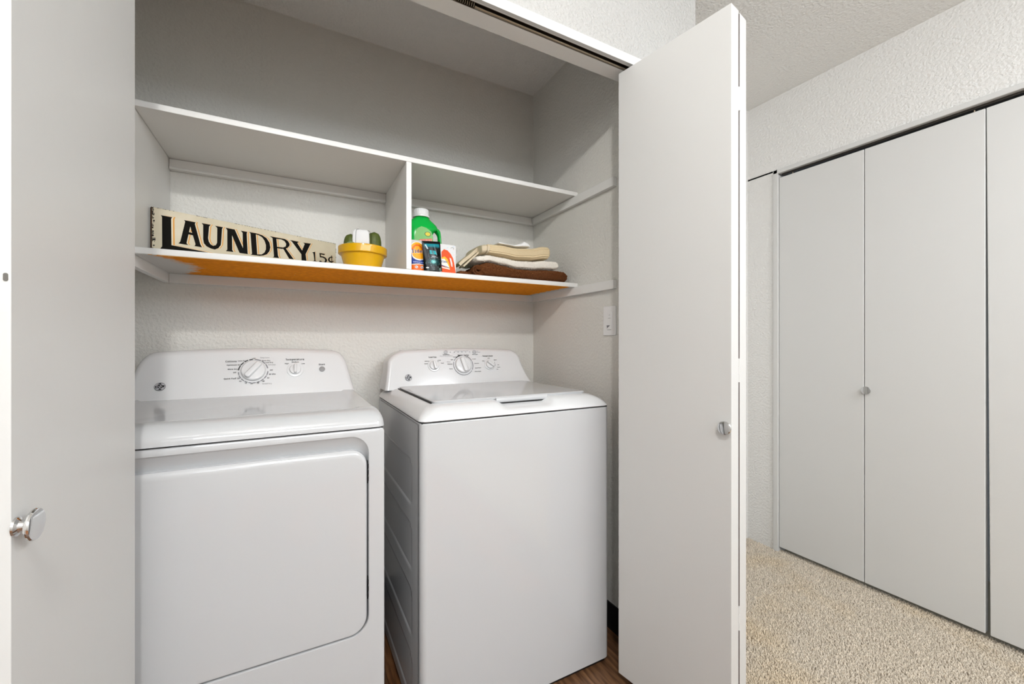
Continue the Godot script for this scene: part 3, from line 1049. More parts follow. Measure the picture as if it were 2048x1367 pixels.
func washer() -> void:
	var t := thing("washer", "white top-loading washer with a tall plain front and three dials", "washer", Vector3(0.654, 0, -1.131))
	var s := Sh.new()
	# cabinet: rounded front corners; the left side sheet carries four pressed panels
	var rings := []
	for q in [[0.0175, 0.004], [0.0185, 0.0015], [0.021, 0.0], [0.906, 0.0], [0.9085, 0.0012], [0.9095, 0.003]]:
		rings.append(top_ring(0.3405 - q[1], 0.325 - q[1], 0.018, q[0], -0.325))
	s.loft(rings)
	obj("cabinet", s, M.enamel, t, 40)
	for sd in [-1, 1]:
		s = Sh.new()
		var rows := []
		var ny := 150
		var nz := 40
		for i in ny + 1:
			var row := PackedVector3Array()
			var y := 0.024 + 0.880 * i / ny
			for j in nz + 1:
				var z := -0.022 - 0.60 * j / nz
				var dep := 0.0
				for p in [[0.649, 0.785], [0.454, 0.591], [0.259, 0.400], [0.06, 0.204]]:
					var u := smoothstep(-0.094, -0.104, z)
					var corner := 0.018 * (1.0 - smoothstep(-0.1, -0.125, z))
					dep = maxf(dep, u * smoothstep(p[0], p[0] + 0.011, y) * (1.0 - smoothstep(p[1] - 0.005 - corner, p[1] - corner, y)))
				row.append(Vector3(sd * (0.3432 - 0.0045 * dep), y, z))
			rows.append(row)
		var back := []
		s.loft(rows, Transform3D(), false, false, false)
		obj("side_panel", s, M.enamel, t, 50)
	# base gap and feet
	s = Sh.new()
	s.box(Vector3(0, 0.0095, -0.325), Vector3(0.66, 0.019, 0.62), 0.001)
	obj("base", s, M.dark, t)
	s = Sh.new()
	s.box(Vector3(0, 0.910, -0.325), Vector3(0.672, 0.008, 0.636), 0.001)
	obj("seam_gasket", s, M.dark, t)
	# top frame: sloping rim, scooped under the lid's lip
	s = Sh.new()
	rings = []
	for q in [[0.004, 0.9125], [0.0, 0.915], [0.001, 0.9195], [0.008, 0.929], [0.019, 0.939], [0.032, 0.947], [0.046, 0.9525], [0.06, 0.955], [0.075, 0.9555]]:
		var ring := PackedVector3Array()
		var hx: float = 0.343 - q[0]
		var zf: float = 0.0 - q[0]
		var r: float = 0.022 + q[0] * 0.25
		var pr := []
		for k in 4:
			var cx: float = (hx - r) * (1 if k == 0 or k == 3 else -1)
			var cz: float = zf - r if k < 2 else -0.648 + r
			for i in 9:
				var a := PI / 2 * (k + i / 8.0)
				pr.append(Vector2(cx + r * cos(a), cz + r * sin(a)))
			if k == 0:
				for i in range(1, 60):
					pr.append(Vector2(lerpf(hx - r, -hx + r, i / 60.0), zf))
		for p in pr:
			var y: float = q[1]
			var z: float = p.y
			if z > zf - 0.001:
				var win := smoothstep(-0.088, -0.052, p.x) * (1.0 - smoothstep(0.092, 0.128, p.x))
				var lv := smoothstep(0.922, 0.934, y)
				y -= win * lv * (y - 0.9255) * 0.5
				z -= win * smoothstep(0.93, 0.95, q[1]) * 0.012
			ring.append(Vector3(p.x, y, z))
		rings.append(ring)
	s.loft(rings)
	obj("top_frame", s, M.plastic, t, 46)
	# lid
	s = Sh.new()
	rings = []
	for q in [[0.003, 0.9545], [0.001, 0.9575], [0.0, 0.9605], [0.002, 0.9625], [0.006, 0.9633]]:
		rings.append(top_ring(0.287 - q[0], 0.229 - q[0], 0.02, q[1], -0.292))
	s.loft(rings)
	var lid := obj("lid", s, M.enamel, t, 40)
	s = Sh.new()
	rings = []
	for q in [[0.0, 0.9445, -0.064], [0.0, 0.951, -0.060], [0.0, 0.9575, -0.062], [0.003, 0.962, -0.068], [0.003, 0.962, -0.085], [0.0, 0.948, -0.085]]:
		rings.append(PackedVector3Array([Vector3(-0.072 + q[0], q[1], q[2]), Vector3(0.112 - q[0], q[1], q[2])]))
	var lipp := PackedVector2Array([Vector2(0.064, 0.943), Vector2(0.0595, 0.947), Vector2(0.058, 0.953), Vector2(0.060, 0.9585), Vector2(0.066, 0.9622), Vector2(0.085, 0.9628), Vector2(0.085, 0.943)])
	s.prism(lipp, -0.078, 0.116, Transform3D(Basis(Vector3(0, 0, -1), Vector3.UP, Vector3(1, 0, 0)), Vector3.ZERO))
	obj("lip", s, M.enamel, lid, 50)
	s = Sh.new()
	s.box(Vector3(-0.2885, 0.9556, -0.295), Vector3(0.004, 0.0024, 0.44), 0.0004)
	obj("lid_gap", s, M.dark, t)
	s = Sh.new()
	s.box(Vector3(0.018, 0.9418, -0.075), Vector3(0.186, 0.004, 0.024), 0.0005)
	obj("handle_gap", s, M.dark, t)
	# console
	var cv := Curve2D.new()
	cv.add_point(Vector2(0.343, 0.948))
	cv.add_point(Vector2(0.322, 0.975), Vector2(0.01, -0.012), Vector2(-0.012, 0.03))
	cv.add_point(Vector2(0.293, 1.062), Vector2(0.006, -0.03), Vector2(-0.005, 0.022))
	cv.add_point(Vector2(0.245, 1.103), Vector2(0.025, -0.003), Vector2(-0.04, 0.002))
	cv.add_point(Vector2(0.0, 1.111), Vector2(0.12, 0), Vector2(-0.12, 0))
	cv.add_point(Vector2(-0.25, 1.104), Vector2(0.04, 0.002), Vector2(-0.025, -0.003))
	cv.add_point(Vector2(-0.318, 1.055), Vector2(0.004, 0.024), Vector2(-0.003, -0.03))
	cv.add_point(Vector2(-0.336, 0.948))
	console(t, cv.tessellate_even_length(6, 0.012), -0.66, -0.529, 0.950, -0.584, 1.108, 0.014)
	var lean := atan2(0.055, 0.158)
	var face := Transform3D(Basis(Vector3.RIGHT, -lean), Vector3(0, 0.958, -0.5305))
	var at := func(a: float, b: float) -> Transform3D: return face * Transform3D(Basis(), Vector3(a, b, 0.0006))
	dial(t, "cycle_dial", 0.0365, -14, at.call(0.0020, 0.0865))
	dial(t, "load_dial", 0.0195, -8, at.call(-0.1300, 0.0870), 0.026)
	dial(t, "temperature_dial", 0.0205, -52, at.call(0.1300, 0.0860), 0.026)
	for q in [-0.0715, 0.062]:
		s = Sh.new()
		s.lathe([[0.0, 0.0], [0.0085, 0.0], [0.0085, 0.0016], [0.007, 0.0024], [0.0, 0.0026]], 24, at.call(q, 0.1455) * Transform3D(Basis(Vector3.RIGHT, PI / 2), Vector3.ZERO))
		obj("push_button", s, M.palegrey, t)
	badge(t, at.call(-0.2415, 0.0388), 0.0138)
	s = Sh.new()
	var g := Sh.new()
	var dc: Transform3D = at.call(0.0030, 0.0860)
	arc_ring(s, 0.0428, 0.0465, -42, -12, dc)
	for q in [[-64, -46], [-120, -70], [12, 22], [28, 66], [70, 120], [126, 240]]:
		arc_ring(g, 0.0435, 0.0462, q[0], q[1], dc)
	for q in [[-0.1290, 0.0872, [[-56, -44], [-38, -28], [-20, -8]]], [0.1315, 0.0862, [[-48, -28], [70, 84], [90, 112]]]]:
		for a in q[2]:
			arc_ring(g, 0.0225, 0.026, a[0], a[1], at.call(q[0], q[1]))
	arc_ring(s, 0.0225, 0.0262, 38, 54, at.call(-0.1290, 0.0872))
	for k in 6:
		g.slab(0.0045, 0.0028, 0.001, 0.0005, 0.0001, at.call([-0.0508, -0.0323, -0.0145, 0.0035, 0.0215, 0.0398][k], 0.1452), 2)
	for w in [["Load Size", -0.132, 0.1245, 0.0056], ["Water  Cycles", 0.0081, 0.1312, 0.0058], ["Temperature", 0.1255, 0.1255, 0.0058], ["Deep Rinse", -0.0707, 0.1345, 0.0040], ["Auto Soak", 0.0639, 0.1335, 0.0040], ["Heavy", -0.032, 0.1235, 0.0036], ["Light", -0.0471, 0.1115, 0.0036], ["Medium", -0.0580, 0.0917, 0.0040], ["Heavy", -0.0559, 0.0705, 0.0036], ["Light", 0.0246, 0.1240, 0.0036], ["Casuals", 0.0560, 0.1121, 0.0036], ["Delicates", 0.0665, 0.0917, 0.0036], ["Speed Wash", 0.0704, 0.071, 0.0036], ["Drain & Spin", 0.0680, 0.0543, 0.0036], ["Small", -0.1629, 0.0963, 0.0036], ["Medium", -0.1578, 0.1068, 0.0036], ["Large", -0.1035, 0.1100, 0.0036], ["Super", -0.0913, 0.0969, 0.0036], ["Cold", 0.1, 0.1022, 0.0036], ["Cool", 0.1285, 0.1150, 0.0036], ["Warm", 0.1610, 0.1060, 0.0036], ["Hot", 0.1725, 0.0818, 0.0031], ["Warm", 0.1730, 0.0706, 0.0031], ["Hot", 0.165, 0.0615, 0.0031]]:
		s.text(w[0], w[3], at.call(w[1], w[2]), bold)
	for w in [["Colors Normal Cycle Whites", -0.0714, 0.1287, 0.0034], ["Fill  Soak  Wash  Rinse  Spin", 0.004, 0.1508, 0.0036], ["Whites", -0.0630, 0.1015, 0.004], ["Lid", 0.078, 0.1490, 0.004], ["Locked", 0.082, 0.1435, 0.004]]:
		g.text(w[0], w[3], at.call(w[1], w[2]), sans)
	obj("lettering", s, M.ink, t).set_meta("kind", "stuff")
	obj("grey_lettering", g, M.greyink, t).set_meta("kind", "stuff")

# ---------------------------------------------------------------- things on the lower shelf
func laundry_sign() -> void:
	var t := thing("laundry_sign", "long cream sign reading LAUNDRY 15¢ leaning in the shelf corner", "sign", Vector3(-0.3797, 1.401, -1.6127), deg_to_rad(24.78))
	var wear := ramp([[0.0, Color(0.80, 0.755, 0.65)], [0.55, Color(0.83, 0.785, 0.68)], [1.0, Color(0.86, 0.82, 0.73)]])
	var m := mat(Color.WHITE, 0.5)
	m.albedo_texture = noise_tex(0.01, false, 0, 256, 4, wear, 21)
	m.uv1_triplanar = true
	m.uv1_scale = Vector3.ONE * 3.0
	var s := Sh.new()
	s.slab(0.590, 0.1495, 0.002, 0.012, 0.001, Transform3D(Basis(), Vector3(0.295, 0.0748, -0.012)), 3)
	obj("board", s, m, t)
	s = Sh.new()
	var rust := mat(Color(0.28, 0.17, 0.09), 0.8)
	for x in [-0.0008, 0.5908]:
		s = Sh.new()
		s.box(Vector3(x, 0.0748, -0.0065), Vector3(0.0018, 0.149, 0.012), 0.0003)
		obj("rusty_edge", s, rust, t)
	var L := {
		"L": [21.0, 128.7, 48.3, 128.7, 45.6, 123.0, 46.5, 41.3, 72.3, 39.9, 110.5, 37.4, 127.6, 36.0, 149.1, 34.1, 142.3, 26.4, 59.9, 17.9, 16.9, 18.8, 19.5, 26.0, 24.0, 33.6, 23.6, 123.7],
		"A1": [78.5, 127.2, 108.5, 126.9, 106.3, 121.6, 121.0, 58.7, 125.6, 49.2, 105.5, 49.8, 108.5, 55.6, 94.3, 110.2, 84.5, 54.9, 88.6, 49.8, 64.2, 50.3, 68.8, 57.3, 81.3, 122.9],
		"A2": [89.6, 91.6, 100.1, 90.7, 101.7, 83.5, 88.3, 84.2],
		"U": [124.9, 128.3, 149.8, 128.3, 145.1, 121.6, 142.3, 82.2, 144.4, 71.3, 149.1, 63.3, 156.7, 59.8, 164.3, 63.7, 167.8, 72.5, 168.4, 121.9, 162.2, 127.9, 184.6, 128.0, 181.8, 121.6, 180.0, 86.5, 178.3, 66.3, 171.2, 54.3, 161.5, 48.4, 150.5, 49.7, 138.3, 54.8, 130.9, 63.8, 128.9, 76.3, 128.9, 122.8],
		"N": [192.5, 128.1, 219.4, 127.8, 244.9, 67.7, 243.9, 121.4, 238.1, 127.9, 258.7, 127.7, 256.4, 122.4, 259.5, 51.0, 261.8, 49.7, 234.3, 49.6, 211.3, 106.2, 212.1, 55.8, 215.7, 49.7, 193.2, 48.8, 197.5, 54.9, 197.5, 120.8],
		"D1": [265.0, 129.0, 285.4, 129.0, 290.2, 54.5, 293.4, 50.1, 269.7, 49.6, 273.6, 53.4, 268.9, 123.8],
		"D2": [283.8, 129.2, 306.3, 126.3, 321.1, 118.6, 331.0, 104.5, 334.4, 87.1, 331.0, 72.2, 322.7, 60.0, 311.2, 53.6, 298.2, 50.2, 289.9, 50.5, 289.9, 53.9, 304.7, 56.0, 314.5, 64.8, 319.4, 77.3, 319.4, 93.3, 314.5, 108.4, 306.3, 119.2, 295.0, 124.0, 284.6, 124.8],
		"R1": [332.7, 128.2, 354.7, 127.6, 360.7, 61.0, 364.7, 52.9, 342.8, 51.7, 347.0, 56.0, 342.0, 122.8],
		"R2": [353.0, 127.8, 366.8, 127.8, 386.0, 128.0, 396.7, 122.7, 402.9, 112.8, 402.0, 105.1, 394.9, 96.4, 386.0, 91.4, 373.7, 88.8, 357.3, 88.6, 356.4, 93.4, 379.0, 94.9, 388.7, 100.8, 390.4, 111.3, 384.2, 120.3, 372.0, 124.3, 354.7, 122.9],
		"R3": [379.0, 91.6, 388.7, 93.4, 418.3, 56.5, 401.1, 56.6],
		"Y": [403.8, 127.8, 437.7, 127.9, 431.2, 121.9, 449.9, 95.9, 460.3, 123.7, 453.7, 127.7, 485.4, 129.8, 481.5, 124.8, 463.2, 83.9, 467.0, 57.6, 448.0, 55.6, 447.1, 81.1, 411.1, 123.7],
		"one": [489.3, 95.1, 501.1, 100.5, 502.5, 65.1, 509.1, 62.6, 493.2, 62.1, 498.5, 65.5, 494.6, 93.5],
		"five": [519.1, 98.3, 542.6, 98.4, 538.9, 93.2, 524.6, 93.7, 525.0, 86.9, 534.4, 87.0, 544.6, 83.7, 550.9, 75.7, 549.2, 67.5, 542.6, 60.5, 530.3, 58.6, 518.1, 63.6, 520.1, 67.9, 525.2, 67.7, 532.3, 63.9, 540.5, 66.1, 543.4, 73.6, 540.5, 79.1, 532.3, 82.1, 521.1, 81.5],
		"cent1": [576.1, 89.9, 571.8, 87.8, 566.6, 87.3, 562.3, 82.6, 561.3, 77.4, 564.5, 73.3, 570.8, 72.9, 578.7, 76.1, 579.9, 74.3, 570.8, 67.4, 562.3, 68.1, 556.7, 72.7, 555.4, 79.5, 558.8, 86.1, 565.5, 90.8, 572.9, 92.0],
		"cent2": [568.9, 96.2, 571.8, 96.3, 573.1, 64.1, 570.6, 63.7]}
	var glyphs := [["L"], ["A1", "A2"], ["U"], ["N"], ["D1", "D2"], ["R1", "R2", "R3"], ["Y"], ["one"], ["five"], ["cent1", "cent2"]]
	var cream := mat(Color(0.88, 0.83, 0.72), 0.5)
	var gold := mat(Color(0.86, 0.60, 0.20), 0.5)
	var black := mat(Color(0.10, 0.093, 0.083), 0.75)
	black.metallic_specular = 0.15
	for gl in glyphs:
		var sm: bool = gl[0] in ["one", "five", "cent1"]
		var o: MeshInstance3D
		for layer in 3:
			var off: Vector2 = [Vector2(0, 0), Vector2(0.0032, 0.0008), Vector2(0.0062, 0.0014)][layer]
			if gl[0] == "L":
				off *= 1.35
			if sm:
				off *= 0.4
			s = Sh.new()
			for part in gl:
				var p := pv(L[part])
				for i in p.size():
					p[i] = p[i] * 0.001 + off
				s.prism(p, -0.0003, [0.0008, 0.00055, 0.0003][layer])
			if layer == 0:
				o = obj("letter", s, black, t)
			else:
				obj(["", "highlight", "shadow_letter"][layer], s, [black, cream, gold][layer], o)
	# chipped paint along the top and the left end
	s = Sh.new()
	for i in 150:
		var x := rng.randf() * 0.588
		if sin(x * 61.0) + sin(x * 23.0 + 1.0) < -0.1:
			continue
		var w := rng.randf_range(0.0008, 0.0035)
		s.slab(w, rng.randf_range(0.0006, 0.0016), 0.0003, 0.0006, 0.0001, Transform3D(Basis(), Vector3(x, 0.1490 - rng.randf() * 0.0008, -0.0002)), 1)
	for i in 60:
		var y := rng.randf() * 0.148
		s.slab(rng.randf_range(0.001, 0.0045), rng.randf_range(0.001, 0.005), 0.0004, 0.0006, 0.0001, Transform3D(Basis(), Vector3(0.001 + rng.randf() * rng.randf() * 0.006, y, -0.0002)), 1)
	for i in 14:
		s.slab(0.0012, rng.randf_range(0.001, 0.01), 0.0003, 0.0006, 0.0001, Transform3D(Basis(), Vector3(0.5893, rng.randf() * 0.148, -0.0002)), 1)
	obj("paint_chips", s, mat(Color(0.1, 0.075, 0.055), 0.8), t).set_meta("kind", "stuff")

func lobe(s: Sh, c: Vector3, r: Vector3, ribs: int, amp: float, power := 2.3) -> void:
	var rings := []
	for k in 15:
		var f := float(k) / 14
		var y := -1.0 + 2.0 * f
		var rad := pow(maxf(0.0, 1.0 - pow(absf(y), power)), 1.0 / power)
		var ring := PackedVector3Array()
		for i in 40:
			var a := TAU * i / 40
			var q := rad * (1.0 + amp * absf(cos(a * ribs / 2.0)) - amp)
			ring.append(c + Vector3(cos(a) * q * r.x, y * r.y, sin(a) * q * r.z))
		rings.append(ring)
	s.loft(rings)

func cactus_pot() -> void:
	var t := thing("cactus_planter", "round yellow pot of ceramic cacti beside the LAUNDRY sign", "planter", Vector3(0.2290, 1.4012, -1.62))
	var s := Sh.new()
	s.lathe([[0.0, 0.0], [0.060, 0.0], [0.0625, 0.0025], [0.063, 0.006], [0.062, 0.008], [0.0635, 0.011], [0.0645, 0.014], [0.0665, 0.022], [0.073, 0.045], [0.0765, 0.058], [0.0775, 0.0605], [0.0845, 0.0615], [0.0862, 0.064], [0.0866, 0.084], [0.086, 0.0885], [0.083, 0.0905], [0.0795, 0.0890], [0.0785, 0.075], [0.0, 0.072]], 64)
	var y := mat(Color(0.87, 0.66, 0.03), 0.14)
	obj("pot", s, y, t, 32)
	var green := mat(Color(0.36, 0.40, 0.15), 0.55)
	green.albedo_texture = noise_tex(0.03, false, 0, 256, 3, ramp([[0.0, Color(0.75, 0.8, 0.6)], [1.0, Color(1, 1, 1)]]), 31)
	green.uv1_triplanar = true
	green.uv1_scale = Vector3.ONE * 8.0
	s = Sh.new()
	lobe(s, Vector3(-0.042, 0.092, -0.006), Vector3(0.0255, 0.048, 0.024), 10, 0.05)
	obj("cactus", s, green, t, 50)
	s = Sh.new()
	lobe(s, Vector3(0.042, 0.10, -0.008), Vector3(0.0265, 0.058, 0.026), 12, 0.05, 2.6)
	obj("cactus", s, green, t, 50)
	s = Sh.new()
	lobe(s, Vector3(-0.043, 0.078, 0.017), Vector3(0.021, 0.03, 0.012), 8, 0.04)
	obj("cactus", s, mat(Color(0.5, 0.56, 0.36), 0.55), t, 50)
	# white faceted one in the middle with dark edge lines
	var white := mat(Color(0.9, 0.9, 0.9), 0.5)
	s = Sh.new()
	var rings := []
	for q in [[0.07, 0.0275, 0.0], [0.118, 0.0285, 0.0], [0.143, 0.027, 0.0], [0.1525, 0.022, 0.0], [0.1555, 0.012, 0.0]]:
		var ring := PackedVector3Array()
		for p in Sh.rr(q[1], q[1] * 0.8, 0.004, 3):
			var v2 := p.rotated(0.22)
			ring.append(Vector3(-0.006 + v2.x * 1.05, q[0], 0.004 + v2.y))
		rings.append(ring)
	s.loft(rings)
	var w := obj("white_cactus", s, white, t, 30)
	for sx in [-1, 1]:
		s = Sh.new()
		var pts := PackedVector3Array()
		for q in [[0.075, 0.0275], [0.118, 0.0285], [0.143, 0.027], [0.1525, 0.022], [0.1558, 0.012]]:
			var c := Vector2(sx * q[1], q[1] * 0.8) * 0.985
			c = c.rotated(-0.22)
			pts.append(Vector3(-0.006 + c.x * 1.05, q[0], 0.004 + c.y))
		s.tube(pts, 0.0006, 6)
		obj("edge_line", s, M.ink, w)

func pouch(called: String, label: String, cat: String, w: float, h: float, d: float, at: Vector3, turn: float, lean: float, pic: Pic, back: Color, boxy := false, rough := 0.25) -> void:
	var t := thing(called, label, cat, at, turn)
	var s := Sh.new()
	var f := Sh.new()
	if boxy:
		s.slab(w, h, 0.004, d - 0.001, 0.002, Transform3D(Basis(), Vector3(0, h / 2, -d)), 3)
		f.slab(w - 0.0015, h - 0.0015, 0.004, 0.0012, 0.0005, Transform3D(Basis(), Vector3(0, h / 2, -0.0012)), 3)
	else:
		# a stand-up pouch: full below, pressed flat and crimped at the top
		var front := []
		var rear := []
		for k in 17:
			var v := k / 16.0
			var thick := d * (0.5 * pow(maxf(0.0, 1.0 - v), 0.55) + 0.03)
			var hw := w / 2 * (1.0 - 0.03 * sin(v * PI))
			var fr := PackedVector3Array()
			var re := PackedVector3Array()
			for i in 15:
				var u := -1.0 + i / 7.0
				var bulge := thick * pow(maxf(0.0, 1.0 - u * u), 0.5) + 0.0006
				var crinkle := 0.0007 * sin(u * 17.0 + v * 9.0) * sin(v * PI)
				fr.append(Vector3(u * hw, v * h, bulge + crinkle))
				re.append(Vector3(u * hw, v * h, -bulge))
			front.append(fr)
			rear.append(re)
		f.loft(front, Transform3D(), false, false, false)
		s.loft(rear, Transform3D(), false, false, false)
		var rim := []
		for k in 17:
			rim.append(k)
		for e in [0, 14]:
			var a := []
			for k in 17:
				a.append(PackedVector3Array([front[k][e], rear[k][e]]))
			s.loft(a, Transform3D(), false, false, false)
		for e in [0, 16]:
			s.loft([front[e], rear[e]], Transform3D(), false, false, false)
	var xf := Transform3D(Basis(Vector3.BACK, lean), Vector3.ZERO)
	var body := obj("body", s, mat(back, rough), t)
	body.transform = xf
	var m := mat(Color.WHITE, rough + 0.1)
	m.metallic_specular = 0.35
	m.albedo_texture = pic.tex()
	var fo := obj("printed_front", f, m, t, 60, Rect2(-w / 2, 0, w, h))
	fo.transform = xf

func packages() -> void:
	# orange pouch, partly behind the divider
	var blue := Color(0.05, 0.13, 0.45)
	var orange := Color(0.92, 0.40, 0.0)
	var yellow := Color(0.98, 0.66, 0.06)
	var p := Pic.new(256, 448, Color(0.72, 0.74, 0.72))
	p.rect(0, 0, 1, 0.1, Color(0.8, 0.8, 0.8))
	p.oval(0.42, 0.36, 0.47, 0.31, Color(0.93, 0.93, 0.9))
	p.oval(0.42, 0.36, 0.43, 0.285, yellow)
	p.oval(0.42, 0.36, 0.33, 0.22, orange)
	p.oval(0.42, 0.36, 0.25, 0.165, yellow)
	p.poly(pv([0, 0.40, 0.25, 0.60, 0.55, 0.66, 0.8, 0.6, 1, 0.52, 1, 0.8, 0, 0.8]), Color(0.07, 0.2, 0.55))
	p.oval(0.5, 0.50, 0.40, 0.155, Color(0.95, 0.93, 0.9))
	p.oval(0.52, 0.475, 0.38, 0.14, yellow)
	p.words("Tide", 0.37, 0.37, 0.115, serif, Color(0.96, 0.96, 0.96), -0.06, 1.15, 0.571)
	p.words("Tide", 0.38, 0.366, 0.105, serif, blue, -0.06, 1.12, 0.571)
	for k in 7:
		p.rect(0.16 + 0.105 * k, 0.70, 0.24 + 0.105 * k, 0.725, Color(0.7, 0.75, 0.9))
	p.rect(0.1, 0.755, 0.9, 0.765, Color(0.04, 0.1, 0.4))
	p.rect(0, 0.79, 1, 1, orange)
	p.poly(pv([0, 0.785, 0.5, 0.755, 1, 0.785, 1, 0.815, 0.5, 0.785, 0, 0.815]), Color(0.9, 0.85, 0.78))
	for k in 2:
		p.oval(0.34 + 0.32 * k, 0.872, 0.085, 0.042, Color(0.93, 0.9, 0.9))
		p.oval(0.37 + 0.32 * k, 0.885, 0.03, 0.014, Color(0.55, 0.5, 0.6))
		p.rect(0.29 + 0.32 * k, 0.855, 0.33 + 0.32 * k, 0.885, Color(0.2, 0.12, 0.22))
	pouch("detergent_pouch", "orange and blue laundry detergent pouch half behind the shelf divider", "pouch", 0.064, 0.117, 0.03, Vector3(0.4100, 1.4016, -1.515), 0.0, 0.0, p, Color(0.85, 0.4, 0.1))
	# black and teal pouch
	p = Pic.new(256, 384, Color(0.015, 0.02, 0.025))
	var teal := Color(0.02, 0.5, 0.55)
	p.rect(0.1, 0.09, 0.92, 0.19, teal)
	p.rect(0.1, 0.19, 0.92, 0.23, Color(0.02, 0.25, 0.28))
	p.poly(pv([0.34, 0.31, 0.68, 0.33, 0.74, 0.46, 0.35, 0.44]), Color(0.1, 0.62, 0.66))
	p.poly(pv([0.45, 0.31, 0.55, 0.32, 0.58, 0.45, 0.48, 0.44]), Color(0.02, 0.42, 0.46))
	for k in 26:
		var f := 1.0 - k / 26.0
		p.oval(0.52, 0.70, 0.42 * f, 0.17 * f, Color(0.015, 0.02, 0.025).lerp(Color(0.06, 0.42, 0.42), pow(1.0 - f, 0.7)))
	p.oval(0.5, 0.70, 0.12, 0.065, Color(0.35, 0.72, 0.72))
	p.oval(0.51, 0.70, 0.05, 0.032, Color(0.6, 0.85, 0.82))
	p.rect(0.36, 0.83, 0.78, 1, Color(0.16, 0.17, 0.17))
	for k in 5:
		p.rect(0.44 + 0.05 * k, 0.50, 0.475 + 0.05 * k, 0.535, Color(0.75, 0.78, 0.8))
	p.rect(0.38, 0.55, 0.76, 0.567, Color(0.6, 0.62, 0.65))
	for k in 40:
		var c := Vector2(rng.randf_range(0.1, 0.94), rng.randf_range(0.5, 0.98))
		p.oval(c.x, c.y, 0.012, 0.009, Color(0.5, 0.66, 0.66))
	p.oval(0.17, 0.9, 0.075, 0.025, Color(0.9, 0.92, 0.92))
	p.oval(0.85, 0.95, 0.07, 0.05, Color(0.4, 0.5, 0.46))
	p.poly(pv([0.12, 0.13, 0.2, 0.12, 0.3, 0.27, 0.22, 0.27]), Color(0.8, 0.86, 0.88))
	pouch("scent_bead_pouch", "glossy black and teal pouch tilted between the orange pouch and white pack", "pouch", 0.072, 0.110, 0.022, Vector3(0.4590, 1.4046, -1.490), 0.06, 0.075, p, Color(0.02, 0.02, 0.025), false, 0.12)
	# white pack with an orange bottle on it
	var white := Color(0.88, 0.88, 0.88)
	p = Pic.new(256, 384, white)
	for k in 30:
		var c := Vector2(rng.randf_range(0.05, 0.95), rng.randf_range(0.05, 0.6))
		p.oval(c.x, c.y, 0.03, 0.018, white.lerp([Color(0.6, 0.75, 0.95), Color(0.95, 0.7, 0.7), Color(0.7, 0.9, 0.85)][k % 3], 0.35))
	p.poly(pv([0.300, 0.274, 0.418, 0.175, 0.594, 0.208, 0.741, 0.318, 0.849, 0.450, 0.908, 0.615, 0.947, 0.780, 0.986, 0.967, 0.300, 0.967]), Color(0.90, 0.31, 0.0))
	p.poly(pv([0.682, 0.439, 0.761, 0.472, 0.819, 0.626, 0.829, 0.758, 0.770, 0.736]), Color(0.9, 0.88, 0.87))
	p.poly(pv([0.300, 0.472, 0.457, 0.417, 0.594, 0.505, 0.692, 0.714, 0.712, 0.824, 0.594, 0.813, 0.300, 0.736]), Color(0.96, 0.72, 0.12))
	p.poly(pv([0.300, 0.516, 0.437, 0.494, 0.535, 0.582, 0.633, 0.714, 0.692, 0.824, 0.300, 0.736]), Color(0.93, 0.92, 0.9))
	p.words("Tide", 0.43, 0.60, 0.062, serif, blue, 0.0, 1.1, 0.667)
	p.poly(pv([0.300, 0.714, 0.692, 0.791, 0.692, 0.807, 0.300, 0.742]), Color(0.1, 0.22, 0.5))
	p.poly(pv([0.300, 0.769, 0.692, 0.835, 0.712, 0.857, 0.300, 0.813]), Color(0.95, 0.94, 0.92))
	p.oval(0.82, 0.12, 0.08, 0.04, Color(0.62, 0.62, 0.62))
	p.oval(0.81, 0.13, 0.06, 0.03, white)
	pouch("detergent_pack", "white carton printed with an orange bottle, beside the brown towel", "carton", 0.084, 0.112, 0.034, Vector3(0.5130, 1.4016, -1.505), 0.0, 0.0, p, white, true, 0.3)
	bottle()

